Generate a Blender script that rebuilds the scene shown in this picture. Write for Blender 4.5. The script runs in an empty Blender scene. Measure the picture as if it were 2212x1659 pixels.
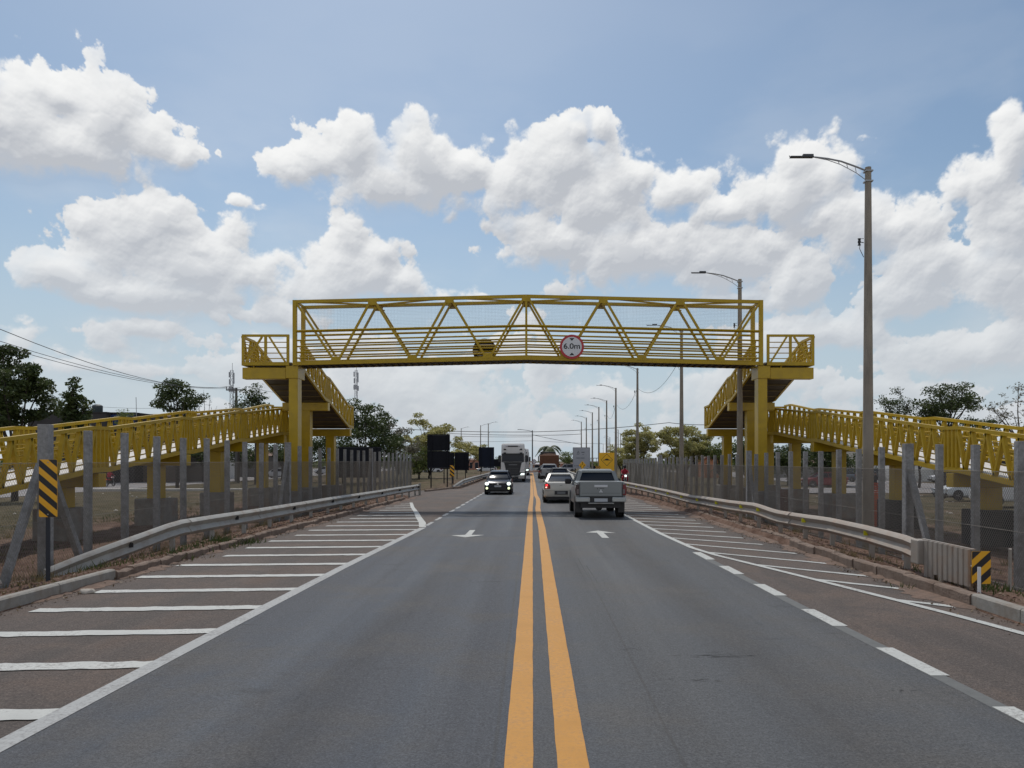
import bpy, bmesh, math, random
import numpy as np
from mathutils import Vector, Matrix
R = math.radians
scene = bpy.context.scene
col = scene.collection
# ------------------------------------------------------------------ camera
F = 1662.0 / 2212.0                      # focal length / sensor width
cam_d = bpy.data.cameras.new('camera')
cam_d.sensor_width = 36
cam_d.lens = 36 * F
cam_d.shift_x = -0.0194
cam_d.shift_y = 0.0748
cam_d.clip_start = 0.1
cam_d.clip_end = 5000
cam = bpy.data.objects.new('camera', cam_d)
cam.location = (0, 0, 2.1)
cam.rotation_euler = (R(90), 0, 0)
col.objects.link(cam)
scene.camera = cam
# ------------------------------------------------------------------ exposure
scene.view_settings.view_transform = 'Standard'
scene.view_settings.look = 'None'
scene.view_settings.exposure = 0.0
scene.view_settings.gamma = 1.0
scene.view_settings.use_curve_mapping = False
scene.cycles.max_bounces = 6
scene.cycles.transparent_max_bounces = 8
# ------------------------------------------------------------------ sun
SUN_EL, SUN_AZ = R(60), R(-16)
sd = Vector((math.sin(SUN_AZ) * math.cos(SUN_EL), math.cos(SUN_AZ) * math.cos(SUN_EL), math.sin(SUN_EL)))
sun_d = bpy.data.lights.new('sun', 'SUN')
sun_d.energy = 2.35
sun_d.angle = R(1.0)
sun_d.color = (1.0, 0.95, 0.88)
sun = bpy.data.objects.new('sun', sun_d)
sun.rotation_euler = (-sd).to_track_quat('-Z', 'Y').to_euler()
sun.location = sd * 80
col.objects.link(sun)

# ------------------------------------------------------------------ sky with clouds
def nodes_of(tree):
    tree.nodes.clear()
    return tree.nodes, tree.links

def mth(N, L, op, a, b=None, c=None, clamp=False):
    n = N.new('ShaderNodeMath'); n.operation = op; n.use_clamp = clamp
    for i, v in enumerate((a, b, c)):
        if v is None: continue
        if isinstance(v, (int, float)): n.inputs[i].default_value = v
        else: L.new(v, n.inputs[i])
    return n.outputs[0]

def mrange(N, L, v, a, b, c=0.0, d=1.0, smooth=True):
    n = N.new('ShaderNodeMapRange'); n.interpolation_type = 'SMOOTHSTEP' if smooth else 'LINEAR'
    L.new(v, n.inputs['Value'])
    for k, x in zip(('From Min', 'From Max', 'To Min', 'To Max'), (a, b, c, d)): n.inputs[k].default_value = x
    return n.outputs[0]

# ------------------------------------------------------------------ cloud field computed here, laid out by azimuth and elevation
def px(x, y):
    """point of the 2212-wide photograph -> azimuth, elevation of that direction"""
    return math.atan2(x - 1149, 1662), math.atan2(995 - y, math.hypot(1662, x - 1149))
CLOUDS = [  # centre x, centre y, half width, reach up, reach down  (cumulus heaps as seen from the road)
    (45, 262, 88, 112, 80), (238, 275, 120, 112, 86), (345, 312, 88, 66, 56), (-60, 270, 110, 120, 80), (130, 330, 210, 60, 44), (120, 215, 40, 30, 40), (400, 340, 36, 30, 28),
    (632, 352, 58, 36, 42), (765, 325, 80, 66, 80), (905, 340, 84, 72, 100), (830, 405, 130, 50, 52), (690, 330, 50, 40, 50), (985, 385, 60, 50, 50), (1010, 350, 70, 30, 50),
    (1300, 268, 38, 34, 40), (1240, 290, 36, 30, 40), (1215, 350, 105, 62, 80), (1120, 400, 120, 66, 62), (1300, 440, 140, 112, 90), (1460, 410, 78, 48, 46), (1395, 380, 40, 30, 40),
    (1370, 545, 200, 66, 70), (1550, 570, 150, 72, 60), (1190, 520, 110, 56, 60), (1690, 600, 70, 60, 50), (1075, 485, 46, 22, 24), (1640, 530, 60, 36, 50), (1730, 620, 50, 50, 40),
    (1112, 278, 24, 22, 14), (1078, 300, 18, 8, 8),
    (370, 470, 70, 44, 60), (270, 520, 130, 80, 90), (140, 585, 95, 56, 46), (430, 560, 150, 90, 80), (540, 595, 80, 60, 60), (320, 640, 210, 50, 50), (215, 480, 50, 36, 40), (80, 600, 40, 24, 26),
    (742, 505, 44, 44, 60), (770, 590, 120, 70, 62), (690, 620, 90, 56, 50), (880, 615, 62, 46, 36), (965, 628, 60, 20, 18), (820, 550, 50, 36, 40),
    (130, 722, 70, 22, 24), (320, 722, 76, 40, 26), (60, 690, 36, 24, 16), (240, 745, 50, 24, 20), (480, 690, 140, 22, 26), (630, 680, 90, 24, 30), (1040, 640, 50, 14, 14),
    (1728, 330, 62, 46, 70), (1800, 262, 18, 18, 26), (1775, 290, 18, 18, 26), (1690, 420, 110, 70, 60), (1740, 390, 90, 90, 60), (1820, 470, 150, 60, 90), (1960, 480, 110, 52, 76), (1560, 455, 66, 32, 26),
    (1900, 378, 36, 20, 20), (2010, 560, 110, 50, 70), (2180, 310, 50, 66, 90), (2130, 385, 74, 66, 90), (2210, 450, 110, 90, 120), (2170, 600, 120, 80, 90), (2065, 390, 40, 26, 30),
    (1960, 640, 110, 50, 60), (528, 428, 28, 13, 10), (575, 440, 26, 7, 7), (483, 328, 10, 12, 10), (1190, 630, 60, 22, 30), (1600, 650, 130, 24, 26), (1860, 260, 22, 4, 6), (1845, 300, 14, 10, 12),
    (1780, 720, 170, 50, 46), (2100, 760, 190, 60, 56), (1950, 850, 240, 30, 26), (250, 800, 230, 20, 20), (900, 860, 200, 22, 20), (1300, 860, 200, 26, 26), (1700, 820, 200, 30, 26), (560, 760, 160, 14, 16), (1000, 800, 160, 16, 16),
]
AZ0, AZ1, EL0, EL1 = R(-52), R(52), R(-1.0), R(44)
SW, SH = 2600, 1125
def value_noise(shape, freq, seed, ox=0.0, oy=0.0, X=None, Y=None):
    """smooth lattice noise sampled at X, Y (in radians) with freq cells per radian"""
    rng = np.random.default_rng(seed); n = 256; g = rng.uniform(-1, 1, (n, n)).astype(np.float32)
    u = X*freq + 31.7 + ox; v = Y*freq + 57.3 + oy; iu = np.floor(u).astype(np.int32); iv = np.floor(v).astype(np.int32); fu = u - iu; fv = v - iv
    fu = fu*fu*fu*(fu*(fu*6-15)+10); fv = fv*fv*fv*(fv*(fv*6-15)+10); iu &= n-1; iv &= n-1; iu1 = (iu+1) & (n-1); iv1 = (iv+1) & (n-1)
    return (g[iv, iu]*(1-fu) + g[iv, iu1]*fu)*(1-fv) + (g[iv1, iu]*(1-fu) + g[iv1, iu1]*fu)*fv
def fbm(X, Y, f, octs, seed, gain=0.5, kind='fbm'):
    t = 0; a = 1.0; s = 0
    for k in range(octs):
        c, sn = math.cos(0.6*k+.3), math.sin(0.6*k+.3)
        n = value_noise(None, f*(2.03**k), seed+k, X=X*c-Y*sn, Y=X*sn+Y*c)
        if kind == 'billow': n = np.abs(n)*2.6 - 1.0
        t = t + a*n; s += a; a *= gain
    return t/s
def sstep(x, a, b): t = np.clip((x-a)/(b-a), 0, 1); return t*t*(3-2*t)
def blur(a, r):
    for ax in (0, 1):
        for _ in range(2):
            c = np.cumsum(np.pad(a, [(r+1, r) if i == ax else (0, 0) for i in (0, 1)], mode='edge'), axis=ax, dtype=np.float64)
            a = ((c[2*r+1:] - c[:-2*r-1]) if ax == 0 else (c[:, 2*r+1:] - c[:, :-2*r-1]))/(2*r+1)
    return a.astype(np.float32)
def cloud_image():
    az = np.linspace(AZ0, AZ1, SW, dtype=np.float32)[None, :]; el = np.linspace(EL0, EL1, SH, dtype=np.float32)[:, None]
    X = np.broadcast_to(az, (SH, SW)).copy(); Yv = np.broadcast_to(el, (SH, SW)).copy()
    Xw = X*np.cos(Yv)
    wx = fbm(Xw, Yv, 9, 5, 11, 0.55); wy = fbm(Xw, Yv, 9, 5, 41, 0.55)
    U = X + 0.022*wx; V = Yv + 0.016*wy
    env = np.full((SH, SW), -3.0, np.float32)
    for (cx, cy, rx, ru, rd) in CLOUDS:
        cu, cv = px(cx, cy); k = math.cos(cu)
        rx_, ru_, rd_ = 1.12*rx/1662*k*k, 1.12*ru/1662*k, 1.12*rd/1662*k
        c0 = max(0, int((cu-3*rx_-0.03-AZ0)/(AZ1-AZ0)*SW)); c1 = min(SW, int((cu+3*rx_+0.03-AZ0)/(AZ1-AZ0)*SW)+1)
        if c1 <= c0: continue
        a = (U[:, c0:c1]-cu)/rx_; b = V[:, c0:c1]-cv; b = np.where(b > 0, b/ru_, -b/rd_)
        e = 1 - np.sqrt(a*a + b*b); cur = env[:, c0:c1]
        if ru <= 24 and rx < 72: e = np.minimum(e*0.6, 0.30) - 0.24
        elif ru <= 32 and rx > 80: e = np.minimum(e*0.6, 0.40) - 0.03
        h = np.clip(0.5 + 0.5*(e-cur)/0.22, 0, 1); env[:, c0:c1] = cur*(1-h) + e*h + 0.22*h*(1-h)
    env = np.clip(env, -0.9, 0.8)
    low = sstep(Yv, 0.36, 0.06)             # scattered heaps low in the sky
    env = np.maximum(env, -0.9 + low*(0.92 + 0.60*fbm(Xw, Yv*1.8, 8, 4, 91)))
    bil = fbm(Xw+0.008*wx, Yv+0.008*wy, 21, 6, 5, 0.52, 'billow'); fin = fbm(Xw+0.004*wx, Yv, 30, 7, 71, 0.62)
    fin2 = fbm(Xw+0.01*wx, Yv+0.006*wy, 60, 5, 171, 0.6)
    d = env + 0.33*bil + 0.42*fin + 0.13*fin2 + 0.06
    sm = blur(d, 1)
    B = blur(env, 12)
    under = sstep(B - np.roll(B, -16, 0), -0.30, 0.12)   # cloud thickens upward: a lower edge
    soft = sstep(fbm(Xw, Yv, 10, 3, 401), -0.25, 0.35)
    w = 0.14 + 0.22*soft + 0.50*(1-under)*0 + 0.45*(1-under)
    w = 0.09 + 0.26*soft**2 + 0.55*sstep(np.roll(B, -16, 0) - B, 0.0, 0.30)
    alpha = sstep(d, -0.02, w)
    dens = np.clip(d, 0, 1.0); ds = np.clip(sm, 0, 1.0); db = np.clip(blur(d, 6), 0, 1); dl = np.clip(blur(d, 16), 0, 1)
    def march(f, st, n, lat):
        t = np.zeros_like(f)
        for i in range(1, n):
            sh = np.roll(f, (-i*st, int(i*st*lat)), (0, 1)).copy(); sh[-i*st:] = 0; t += sh*st
        return t
    tau = march(db, 5, 26, 0.3); tau2 = march(ds, 2, 9, 0.4)
    def lit(f, k, l): return f - np.roll(f, (-k, l), (0, 1))
    r1 = np.clip(lit(ds, 3, 1)*3.0, -0.5, 0.7); r2 = np.clip(lit(db, 6, 3)*2.6, -0.6, 0.8); r3 = np.clip(lit(dl, 14, 6)*2.2, -0.6, 0.8)
    r0 = np.clip(lit(dens, 2, 1)*2.4, -0.6, 0.8)
    b = 0.545 + 0.20*np.exp(-tau/40.0) + 0.07*np.exp(-tau2/5.0) + 0.085*r0 + 0.13*r1 + 0.15*r2 + 0.13*r3
    b = b + 0.05*fbm(Xw, Yv, 9, 4, 131)
    b = 0.45 + (b-0.45)*0.98 + 0.03
    b = np.where(b > 0.84, 0.84 + (b-0.84)*0.5, b)
    b = np.clip(b, 0.53, 0.93)
    fade = (0.40 + 0.60*sstep(Yv, 0.02, 0.30))
    b = b*fade + (0.62)*(1-fade)
    edge = sstep(np.abs(X), R(51), R(44))*sstep(Yv, R(43.5), R(38))
    alpha = alpha*(0.5+0.5*fade)*edge*(0.99 - 0.30*sstep(fbm(Xw, Yv, 14, 5, 201), 0.05, 0.6)*(1-sstep(env, 0.25, 0.6)))
    veil = 0.34*sstep(fbm(Xw+0.01*wx, Yv*2.2, 5, 6, 301), -0.15, 0.6)*edge*sstep(Yv, 0.60, 0.1)
    alpha = 1 - (1-alpha)*(1-veil)
    return alpha.astype(np.float32), b.astype(np.float32)

world = bpy.data.worlds.new('World'); scene.world = world; world.use_nodes = True
N, L = nodes_of(world.node_tree)
out = N.new('ShaderNodeOutputWorld'); bg = N.new('ShaderNodeBackground')
SKY_K = 0.10
bg.inputs['Strength'].default_value = SKY_K
L.new(bg.outputs[0], out.inputs[0])
sky = N.new('ShaderNodeTexSky'); sky.sky_type = 'NISHITA'; sky.sun_disc = False
sky.sun_elevation = SUN_EL; sky.sun_rotation = SUN_AZ
sky.air_density = 1.0; sky.dust_density = 1.5; sky.ozone_density = 2.0
tc = N.new('ShaderNodeTexCoord')
nrm = N.new('ShaderNodeVectorMath'); nrm.operation = 'NORMALIZE'; L.new(tc.outputs['Generated'], nrm.inputs[0])
D = nrm.outputs[0]
ca, cb = cloud_image()
buf = np.zeros((SH, SW, 4), np.float32); buf[..., 0] = ca; buf[..., 1] = cb; buf[..., 3] = 1
cimg = bpy.data.images.new('cloud_field', SW, SH, alpha=False, float_buffer=True); cimg.colorspace_settings.name = 'Non-Color'
cimg.pixels.foreach_set(buf.ravel()); cimg.update(); del buf, ca, cb
sep = N.new('ShaderNodeSeparateXYZ'); L.new(D, sep.inputs[0])
el = sep.outputs[2]
azn = mth(N, L, 'ARCTAN2', sep.outputs[0], sep.outputs[1]); eln = mth(N, L, 'ARCSINE', el)
uv = N.new('ShaderNodeCombineXYZ')
L.new(mrange(N, L, azn, AZ0, AZ1, 0, 1, False), uv.inputs[0]); L.new(mrange(N, L, eln, EL0, EL1, 0, 1, False), uv.inputs[1])
ti = N.new('ShaderNodeTexImage'); ti.image = cimg; ti.extension = 'EXTEND'; ti.interpolation = 'Linear'; L.new(uv.outputs[0], ti.inputs[0])
ts = N.new('ShaderNodeSeparateColor'); L.new(ti.outputs[0], ts.inputs[0])
alpha, bright = ts.outputs[0], ts.outputs[1]
cc = N.new('ShaderNodeCombineXYZ')
L.new(mth(N, L, 'MULTIPLY_ADD', bright, 1.05, -0.05), cc.inputs[0]); L.new(bright, cc.inputs[1]); L.new(mth(N, L, 'MULTIPLY_ADD', bright, 0.88, 0.105), cc.inputs[2])
cs = N.new('ShaderNodeVectorMath'); cs.operation = 'SCALE'; L.new(cc.outputs[0], cs.inputs[0]); cs.inputs['Scale'].default_value = 1 / SKY_K
# clear air: sky texture, paler near the horizon
gain = N.new('ShaderNodeVectorMath'); gain.operation = 'MULTIPLY'; L.new(sky.outputs[0], gain.inputs[0]); gain.inputs[1].default_value = (0.93, 1.0, 0.97)
SKY_GAIN = gain
hz = N.new('ShaderNodeMix'); hz.data_type = 'RGBA'
L.new(mrange(N, L, el, 0.0, 0.36, 0.92, 0.0), hz.inputs['Factor'])
L.new(gain.outputs[0], hz.inputs['A']); hz.inputs['B'].default_value = (5.0, 5.9, 6.7, 1)
mx = N.new('ShaderNodeMix'); mx.data_type = 'RGBA'
L.new(alpha, mx.inputs['Factor'])
L.new(hz.outputs['Result'], mx.inputs['A']); L.new(cs.outputs[0], mx.inputs['B'])
# bright cloud banks added behind the camera, out of view, as fill light
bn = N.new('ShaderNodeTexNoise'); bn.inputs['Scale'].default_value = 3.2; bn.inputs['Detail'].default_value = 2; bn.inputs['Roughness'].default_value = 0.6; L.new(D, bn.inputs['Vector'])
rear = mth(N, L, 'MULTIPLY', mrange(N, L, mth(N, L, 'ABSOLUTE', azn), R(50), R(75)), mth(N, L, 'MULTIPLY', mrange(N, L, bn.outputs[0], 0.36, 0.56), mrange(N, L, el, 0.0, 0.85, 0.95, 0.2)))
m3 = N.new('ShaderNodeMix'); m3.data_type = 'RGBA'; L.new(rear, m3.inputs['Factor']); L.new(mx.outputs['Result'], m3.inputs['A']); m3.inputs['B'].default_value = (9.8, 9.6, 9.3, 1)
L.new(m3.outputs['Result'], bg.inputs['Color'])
world.cycles.sampling_method = 'MANUAL'
world.cycles.sample_map_resolution = 1024

# ------------------------------------------------------------------ materials
MATS = {}
def mat(name, color, rough=0.6, metal=0.0, noise=0.0, scale=4.0, bump=0.0, bscale=40.0, emit=None, estr=0.0, spec=0.5, dirt=None, dscale=1.5, damt=0.5, coat=0.0, stretch=None, alpha=None):
    if name in MATS: return MATS[name]
    m = bpy.data.materials.new(name); m.use_nodes = True
    N, L = nodes_of(m.node_tree)
    o = N.new('ShaderNodeOutputMaterial'); p = N.new('ShaderNodeBsdfPrincipled')
    L.new(p.outputs[0], o.inputs[0])
    p.inputs['Roughness'].default_value = rough; p.inputs['Metallic'].default_value = metal
    p.inputs['Specular IOR Level'].default_value = spec
    p.inputs['Coat Weight'].default_value = coat
    p.inputs['Base Color'].default_value = (*color, 1)
    t = N.new('ShaderNodeTexCoord'); vec = t.outputs['Object']
    if stretch:
        mp = N.new('ShaderNodeMapping'); L.new(vec, mp.inputs[0]); mp.inputs['Scale'].default_value = stretch; vec = mp.outputs[0]
    cur = None
    if noise > 0:
        n = N.new('ShaderNodeTexNoise'); n.inputs['Scale'].default_value = scale; n.inputs['Detail'].default_value = 6; n.inputs['Roughness'].default_value = 0.65
        L.new(vec, n.inputs['Vector'])
        f = mrange(N, L, n.outputs[0], 0.25, 0.75, 1 - noise, 1 + noise, smooth=False)
        v = N.new('ShaderNodeVectorMath'); v.operation = 'SCALE'; v.inputs[0].default_value = color; L.new(f, v.inputs['Scale'])
        cur = v.outputs[0]
    if dirt:
        n = N.new('ShaderNodeTexNoise'); n.inputs['Scale'].default_value = dscale; n.inputs['Detail'].default_value = 8; n.inputs['Roughness'].default_value = 0.7
        L.new(vec, n.inputs['Vector'])
        f = mrange(N, L, n.outputs[0], 0.45, 0.68, 0.0, damt)
        x = N.new('ShaderNodeMix'); x.data_type = 'RGBA'; L.new(f, x.inputs['Factor'])
        if cur is not None: L.new(cur, x.inputs['A'])
        else: x.inputs['A'].default_value = (*color, 1)
        x.inputs['B'].default_value = (*dirt, 1); cur = x.outputs['Result']
    if cur is not None: L.new(cur, p.inputs['Base Color'])
    if bump > 0:
        n = N.new('ShaderNodeTexNoise'); n.inputs['Scale'].default_value = bscale; n.inputs['Detail'].default_value = 4
        L.new(vec, n.inputs['Vector'])
        b = N.new('ShaderNodeBump'); b.inputs['Strength'].default_value = bump; b.inputs['Distance'].default_value = 0.02
        L.new(n.outputs[0], b.inputs['Height']); L.new(b.outputs[0], p.inputs['Normal'])
    if emit:
        p.inputs['Emission Color'].default_value = (*emit, 1); p.inputs['Emission Strength'].default_value = estr
    MATS[name] = m
    return m

Y = mat('yellow_paint', (0.41, 0.268, 0.005), 0.45, noise=0.10, scale=2.5, dirt=(0.22, 0.145, 0.02), dscale=2.2, damt=0.3, spec=0.35)
YC = mat('yellow_concrete', (0.43, 0.280, 0.003), 0.36, noise=0.12, scale=1.6, dirt=(0.24, 0.155, 0.015), dscale=1.4, damt=0.35, spec=0.4, bump=0.15, bscale=60)
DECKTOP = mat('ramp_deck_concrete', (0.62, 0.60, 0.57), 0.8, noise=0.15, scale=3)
UNDER = mat('dark_deck_underside', (0.07, 0.055, 0.04), 0.7, noise=0.35, scale=3)  # dark brown with random tone for the decks seen from below
GALV = mat('galvanised_steel', (0.33, 0.325, 0.305), 0.6, 0.1, noise=0.12, scale=3, dirt=(0.22, 0.17, 0.13), dscale=2.5, damt=0.6)
GALVD = mat('dusty_galvanised_steel', (0.30, 0.265, 0.23), 0.65, 0.08, noise=0.12, scale=3, dirt=(0.30, 0.20, 0.14), dscale=1.7, damt=0.7)
CONC = mat('concrete', (0.30, 0.295, 0.28), 0.85, noise=0.22, scale=5, bump=0.35, bscale=60, dirt=(0.14, 0.13, 0.12), dscale=2.2, damt=0.5)
POSTC = mat('fence_post_concrete', (0.26, 0.26, 0.26), 0.85, noise=0.3, scale=14, bump=0.4, bscale=90, dirt=(0.12, 0.115, 0.11), dscale=3, damt=0.6)
POLEC = mat('pole_concrete', (0.27, 0.235, 0.19), 0.85, noise=0.16, scale=3, dirt=(0.14, 0.125, 0.11), dscale=1.3, damt=0.6, stretch=(2, 2, 0.35))
FOOT = mat('footing_concrete', (0.20, 0.19, 0.175), 0.9, noise=0.3, scale=4, dirt=(0.20, 0.12, 0.08), dscale=1.5, damt=0.7)
FOOTD = mat('tarred_footing', (0.045, 0.045, 0.045), 0.9, noise=0.3, scale=4)
KERB = mat('kerb_concrete', (0.27, 0.255, 0.23), 0.9, noise=0.18, scale=9, bump=0.4, bscale=70, dirt=(0.20, 0.15, 0.11), dscale=2.2, damt=0.6)
KERBD = mat('soiled_kerb', (0.19, 0.140, 0.110), 0.95, noise=0.3, scale=7, bump=0.8, bscale=30, dirt=(0.13, 0.085, 0.06), dscale=3.0, damt=0.7)
WIRE = mat('fence_wire', (0.20, 0.185, 0.165), 0.7, 0.1)
BLACK = mat('black_paint', (0.012, 0.012, 0.015), 0.5)
SIGNB = mat('sign_back', (0.010, 0.011, 0.016), 0.75, noise=0.3, scale=2, spec=0.2)
SIGNB2 = mat('sign_back_blue', (0.012, 0.016, 0.03), 0.75, noise=0.3, scale=2, spec=0.2)
WHITE = mat('white_paint', (0.72, 0.72, 0.72), 0.5, noise=0.05)
SIGNW = mat('sign_white', (0.62, 0.62, 0.64), 0.45)
SIGNR = mat('sign_red', (0.42, 0.02, 0.03), 0.45)
SIGNY = mat('sign_yellow', (0.85, 0.46, 0.01), 0.45, noise=0.05, scale=3)
SIGNYL = mat('hazard_orange', (0.80, 0.40, 0.012), 0.45, noise=0.05, scale=3)
BARK = mat('bark', (0.11, 0.09, 0.07), 0.9, noise=0.3, scale=6)
BARKD = mat('dark_bark', (0.055, 0.045, 0.038), 0.9, noise=0.3, scale=6)
TYRE = mat('tyre_rubber', (0.02, 0.02, 0.02), 0.85)
RIM = mat('wheel_rim', (0.35, 0.35, 0.36), 0.35, 0.7)
GLASS = mat('tinted_glass', (0.012, 0.018, 0.03), 0.10, spec=0.22)
PLAST = mat('black_plastic', (0.022, 0.022, 0.024), 0.55)
PLATE = mat('licence_plate', (0.45, 0.47, 0.5), 0.5)
CHROME = mat('chrome', (0.7, 0.7, 0.72), 0.2, 0.9)

# ------------------------------------------------------------------ mesh helpers
class MB:
    def __init__(s): s.v = []; s.f = []; s.m = []
    def _add(s, vs, fs, mi=0):
        b = len(s.v); s.v += [tuple(p) for p in vs]; s.f += [tuple(b + i for i in f) for f in fs]; s.m += [mi] * len(fs)
    def box(s, x0, x1, y0, y1, z0, z1, mi=0):
        s._add([(x0,y0,z0),(x1,y0,z0),(x1,y1,z0),(x0,y1,z0),(x0,y0,z1),(x1,y0,z1),(x1,y1,z1),(x0,y1,z1)],
               [(0,3,2,1),(4,5,6,7),(0,1,5,4),(1,2,6,5),(2,3,7,6),(3,0,4,7)], mi); return s
    def bar(s, p, q, w, h, up=(0,0,1), mi=0):
        """rectangular bar from p to q: w across (side), h along up"""
        p, q = Vector(p), Vector(q); d = (q - p).normalized(); up = Vector(up)
        if abs(d.dot(up)) > 0.99: up = Vector((0, 1, 0))
        sdv = d.cross(up).normalized(); u = sdv.cross(d).normalized()
        a, b = sdv * w / 2, u * h / 2
        s._add([p-a-b, p+a-b, p+a+b, p-a+b, q-a-b, q+a-b, q+a+b, q-a+b],
               [(0,1,2,3),(7,6,5,4),(0,4,5,1),(1,5,6,2),(2,6,7,3),(3,7,4,0)], mi); return s
    def tube(s, pts, rad, n=8, caps=True, mi=0):
        pts = [Vector(p) for p in pts]; rs = rad if isinstance(rad, (list, tuple)) else [rad] * len(pts)
        rings = []; prev = None
        for i, p in enumerate(pts):
            d = (pts[min(i+1, len(pts)-1)] - pts[max(i-1, 0)]).normalized()
            ref = prev if prev is not None else (Vector((1,0,0)) if abs(d.x) < 0.9 else Vector((0,1,0)))
            a = (ref - d * ref.dot(d)).normalized(); prev = a; b = d.cross(a)
            rings.append([p + (a*math.cos(2*math.pi*k/n) + b*math.sin(2*math.pi*k/n)) * rs[i] for k in range(n)])
        s.loft(rings, caps, mi); return s
    def loft(s, rings, caps=True, mi=0, flip=False):
        n = len(rings[0]); vs = [p for r in rings for p in r]; fs = []
        for i in range(len(rings)-1):
            for k in range(n):
                f = (i*n+k, i*n+(k+1)%n, (i+1)*n+(k+1)%n, (i+1)*n+k); fs.append(f[::-1] if flip else f)
        if caps:
            fs.append(tuple(range(n))[::-1]); fs.append(tuple((len(rings)-1)*n+k for k in range(n)))
        s._add(vs, fs, mi); return s
    def disc(s, c, r, axis='y', n=24, depth=0.02, mi=0, sy=1.0):
        c = Vector(c); r0 = []
        def P(a, t):
            x, y = math.cos(a)*r, math.sin(a)*r*sy
            return c + (Vector((x, t, y)) if axis == 'y' else Vector((t, x, y)) if axis == 'x' else Vector((x, y, t)))
        s.loft([[P(2*math.pi*k/n, -depth/2) for k in range(n)], [P(2*math.pi*k/n, depth/2) for k in range(n)]], True, mi); return s
    def prism(s, poly, y0, y1, mi=0):
        """polygon in x,z extruded along y"""
        s.loft([[(x, y0, z) for x, z in poly], [(x, y1, z) for x, z in poly]], True, mi); return s
    def sheet(s, pts, mi=0):
        s._add(pts, [tuple(range(len(pts)))], mi); return s
    def build(s, name, mats, parent=None, off=(0,0,0), smooth=None, bevel=0.0, fixn=True):
        me = bpy.data.meshes.new(name)
        ox, oy, oz = off
        vs = s.v if off == (0,0,0) else [(x-ox, y-oy, z-oz) for x, y, z in s.v]
        me.from_pydata(vs, [], s.f)
        if not isinstance(mats, (list, tuple)): mats = [mats]
        for m in mats: me.materials.append(m)
        if len(mats) > 1: me.polygons.foreach_set('material_index', s.m)
        if fixn and len(s.f) < 20000:
            bm = bmesh.new(); bm.from_mesh(me); bmesh.ops.recalc_face_normals(bm, faces=bm.faces); bm.to_mesh(me); bm.free()
        if smooth is not None:
            me.polygons.foreach_set('use_smooth', [True]*len(me.polygons)); me.set_sharp_from_angle(angle=R(smooth))
        me.update()
        o = bpy.data.objects.new(name, me); col.objects.link(o)
        if parent is not None: o.parent = parent
        if bevel > 0:
            b = o.modifiers.new('bevel', 'BEVEL'); b.width = bevel; b.segments = 2; b.limit_method = 'ANGLE'; b.angle_limit = R(35)
        return o

def tag(o, label=None, cat=None, group=None, kind=None):
    if label: o['label'] = label
    if cat: o['category'] = cat
    if group: o['group'] = group
    if kind: o['kind'] = kind
    return o
def thing(name, loc, label, cat, group=None, rz=0.0):
    o = bpy.data.objects.new(name, None); o.empty_display_size = 0.2
    o.location = loc; o.rotation_euler = (0, 0, rz); col.objects.link(o)
    return tag(o, label, cat, group)
def dup(root, loc=None, rz=None, label=None, group=None, scale=None):
    def cp(o, parent):
        c = o.copy(); col.objects.link(c)
        if parent is not None: c.parent = parent
        for ch in list(o.children): cp(ch, c)
        return c
    c = cp(root, None)
    if loc is not None: c.location = loc
    if rz is not None: c.rotation_euler = (0, 0, rz)
    if scale is not None: c.scale = scale if isinstance(scale, (tuple, list)) else (scale,)*3
    if label: c['label'] = label
    if group: c['group'] = group
    return c
def lerp(a, b, t): return a + (b - a) * t
def interp(pts, y):
    if y <= pts[0][0]: return pts[0][1]
    for (a, va), (b, vb) in zip(pts, pts[1:]):
        if y <= b: return lerp(va, vb, (y - a) / (b - a))
    return pts[-1][1]
def rr(hw, z0, z1, r, top=1.0, n=3, bot=1.0):
    """rounded section: list of (x, z)"""
    pts = []
    for cx, cz, a0 in ((hw*bot - r, z0 + r, -90), (hw*top - r, z1 - r, 0), (-(hw*top - r), z1 - r, 90), (-(hw*bot - r), z0 + r, 180)):
        for k in range(n+1):
            a = R(a0 + 90*k/n); pts.append((cx + r*math.cos(a), cz + r*math.sin(a)))
    return pts
def body(mb, secs, mi=0, n=3):
    """secs: (y, half width, z0, z1, radius, top factor)"""
    mb.loft([[(x, s[0], z) for x, z in rr(s[1], s[2], s[3], s[4], s[5], n)] for s in secs], True, mi)
def text_mesh(name, body_, size, mat_, parent=None, loc=(0,0,0), extrude=0.004, rot=(R(90),0,0), bold=0.0, sx=1.0):
    c = bpy.data.curves.new(name, 'FONT'); c.body = body_; c.size = size; c.align_x = 'CENTER'; c.align_y = 'CENTER'; c.extrude = extrude; c.offset = bold
    t = bpy.data.objects.new(name, c); col.objects.link(t)
    dg = bpy.context.evaluated_depsgraph_get(); me = bpy.data.meshes.new_from_object(t.evaluated_get(dg))
    bpy.data.objects.remove(t); me.materials.clear(); me.materials.append(mat_)
    o = bpy.data.objects.new(name, me); col.objects.link(o); o.location = loc; o.rotation_euler = rot; o.scale = (sx, 1, 1)
    if parent is not None: o.parent = parent
    return o
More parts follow.
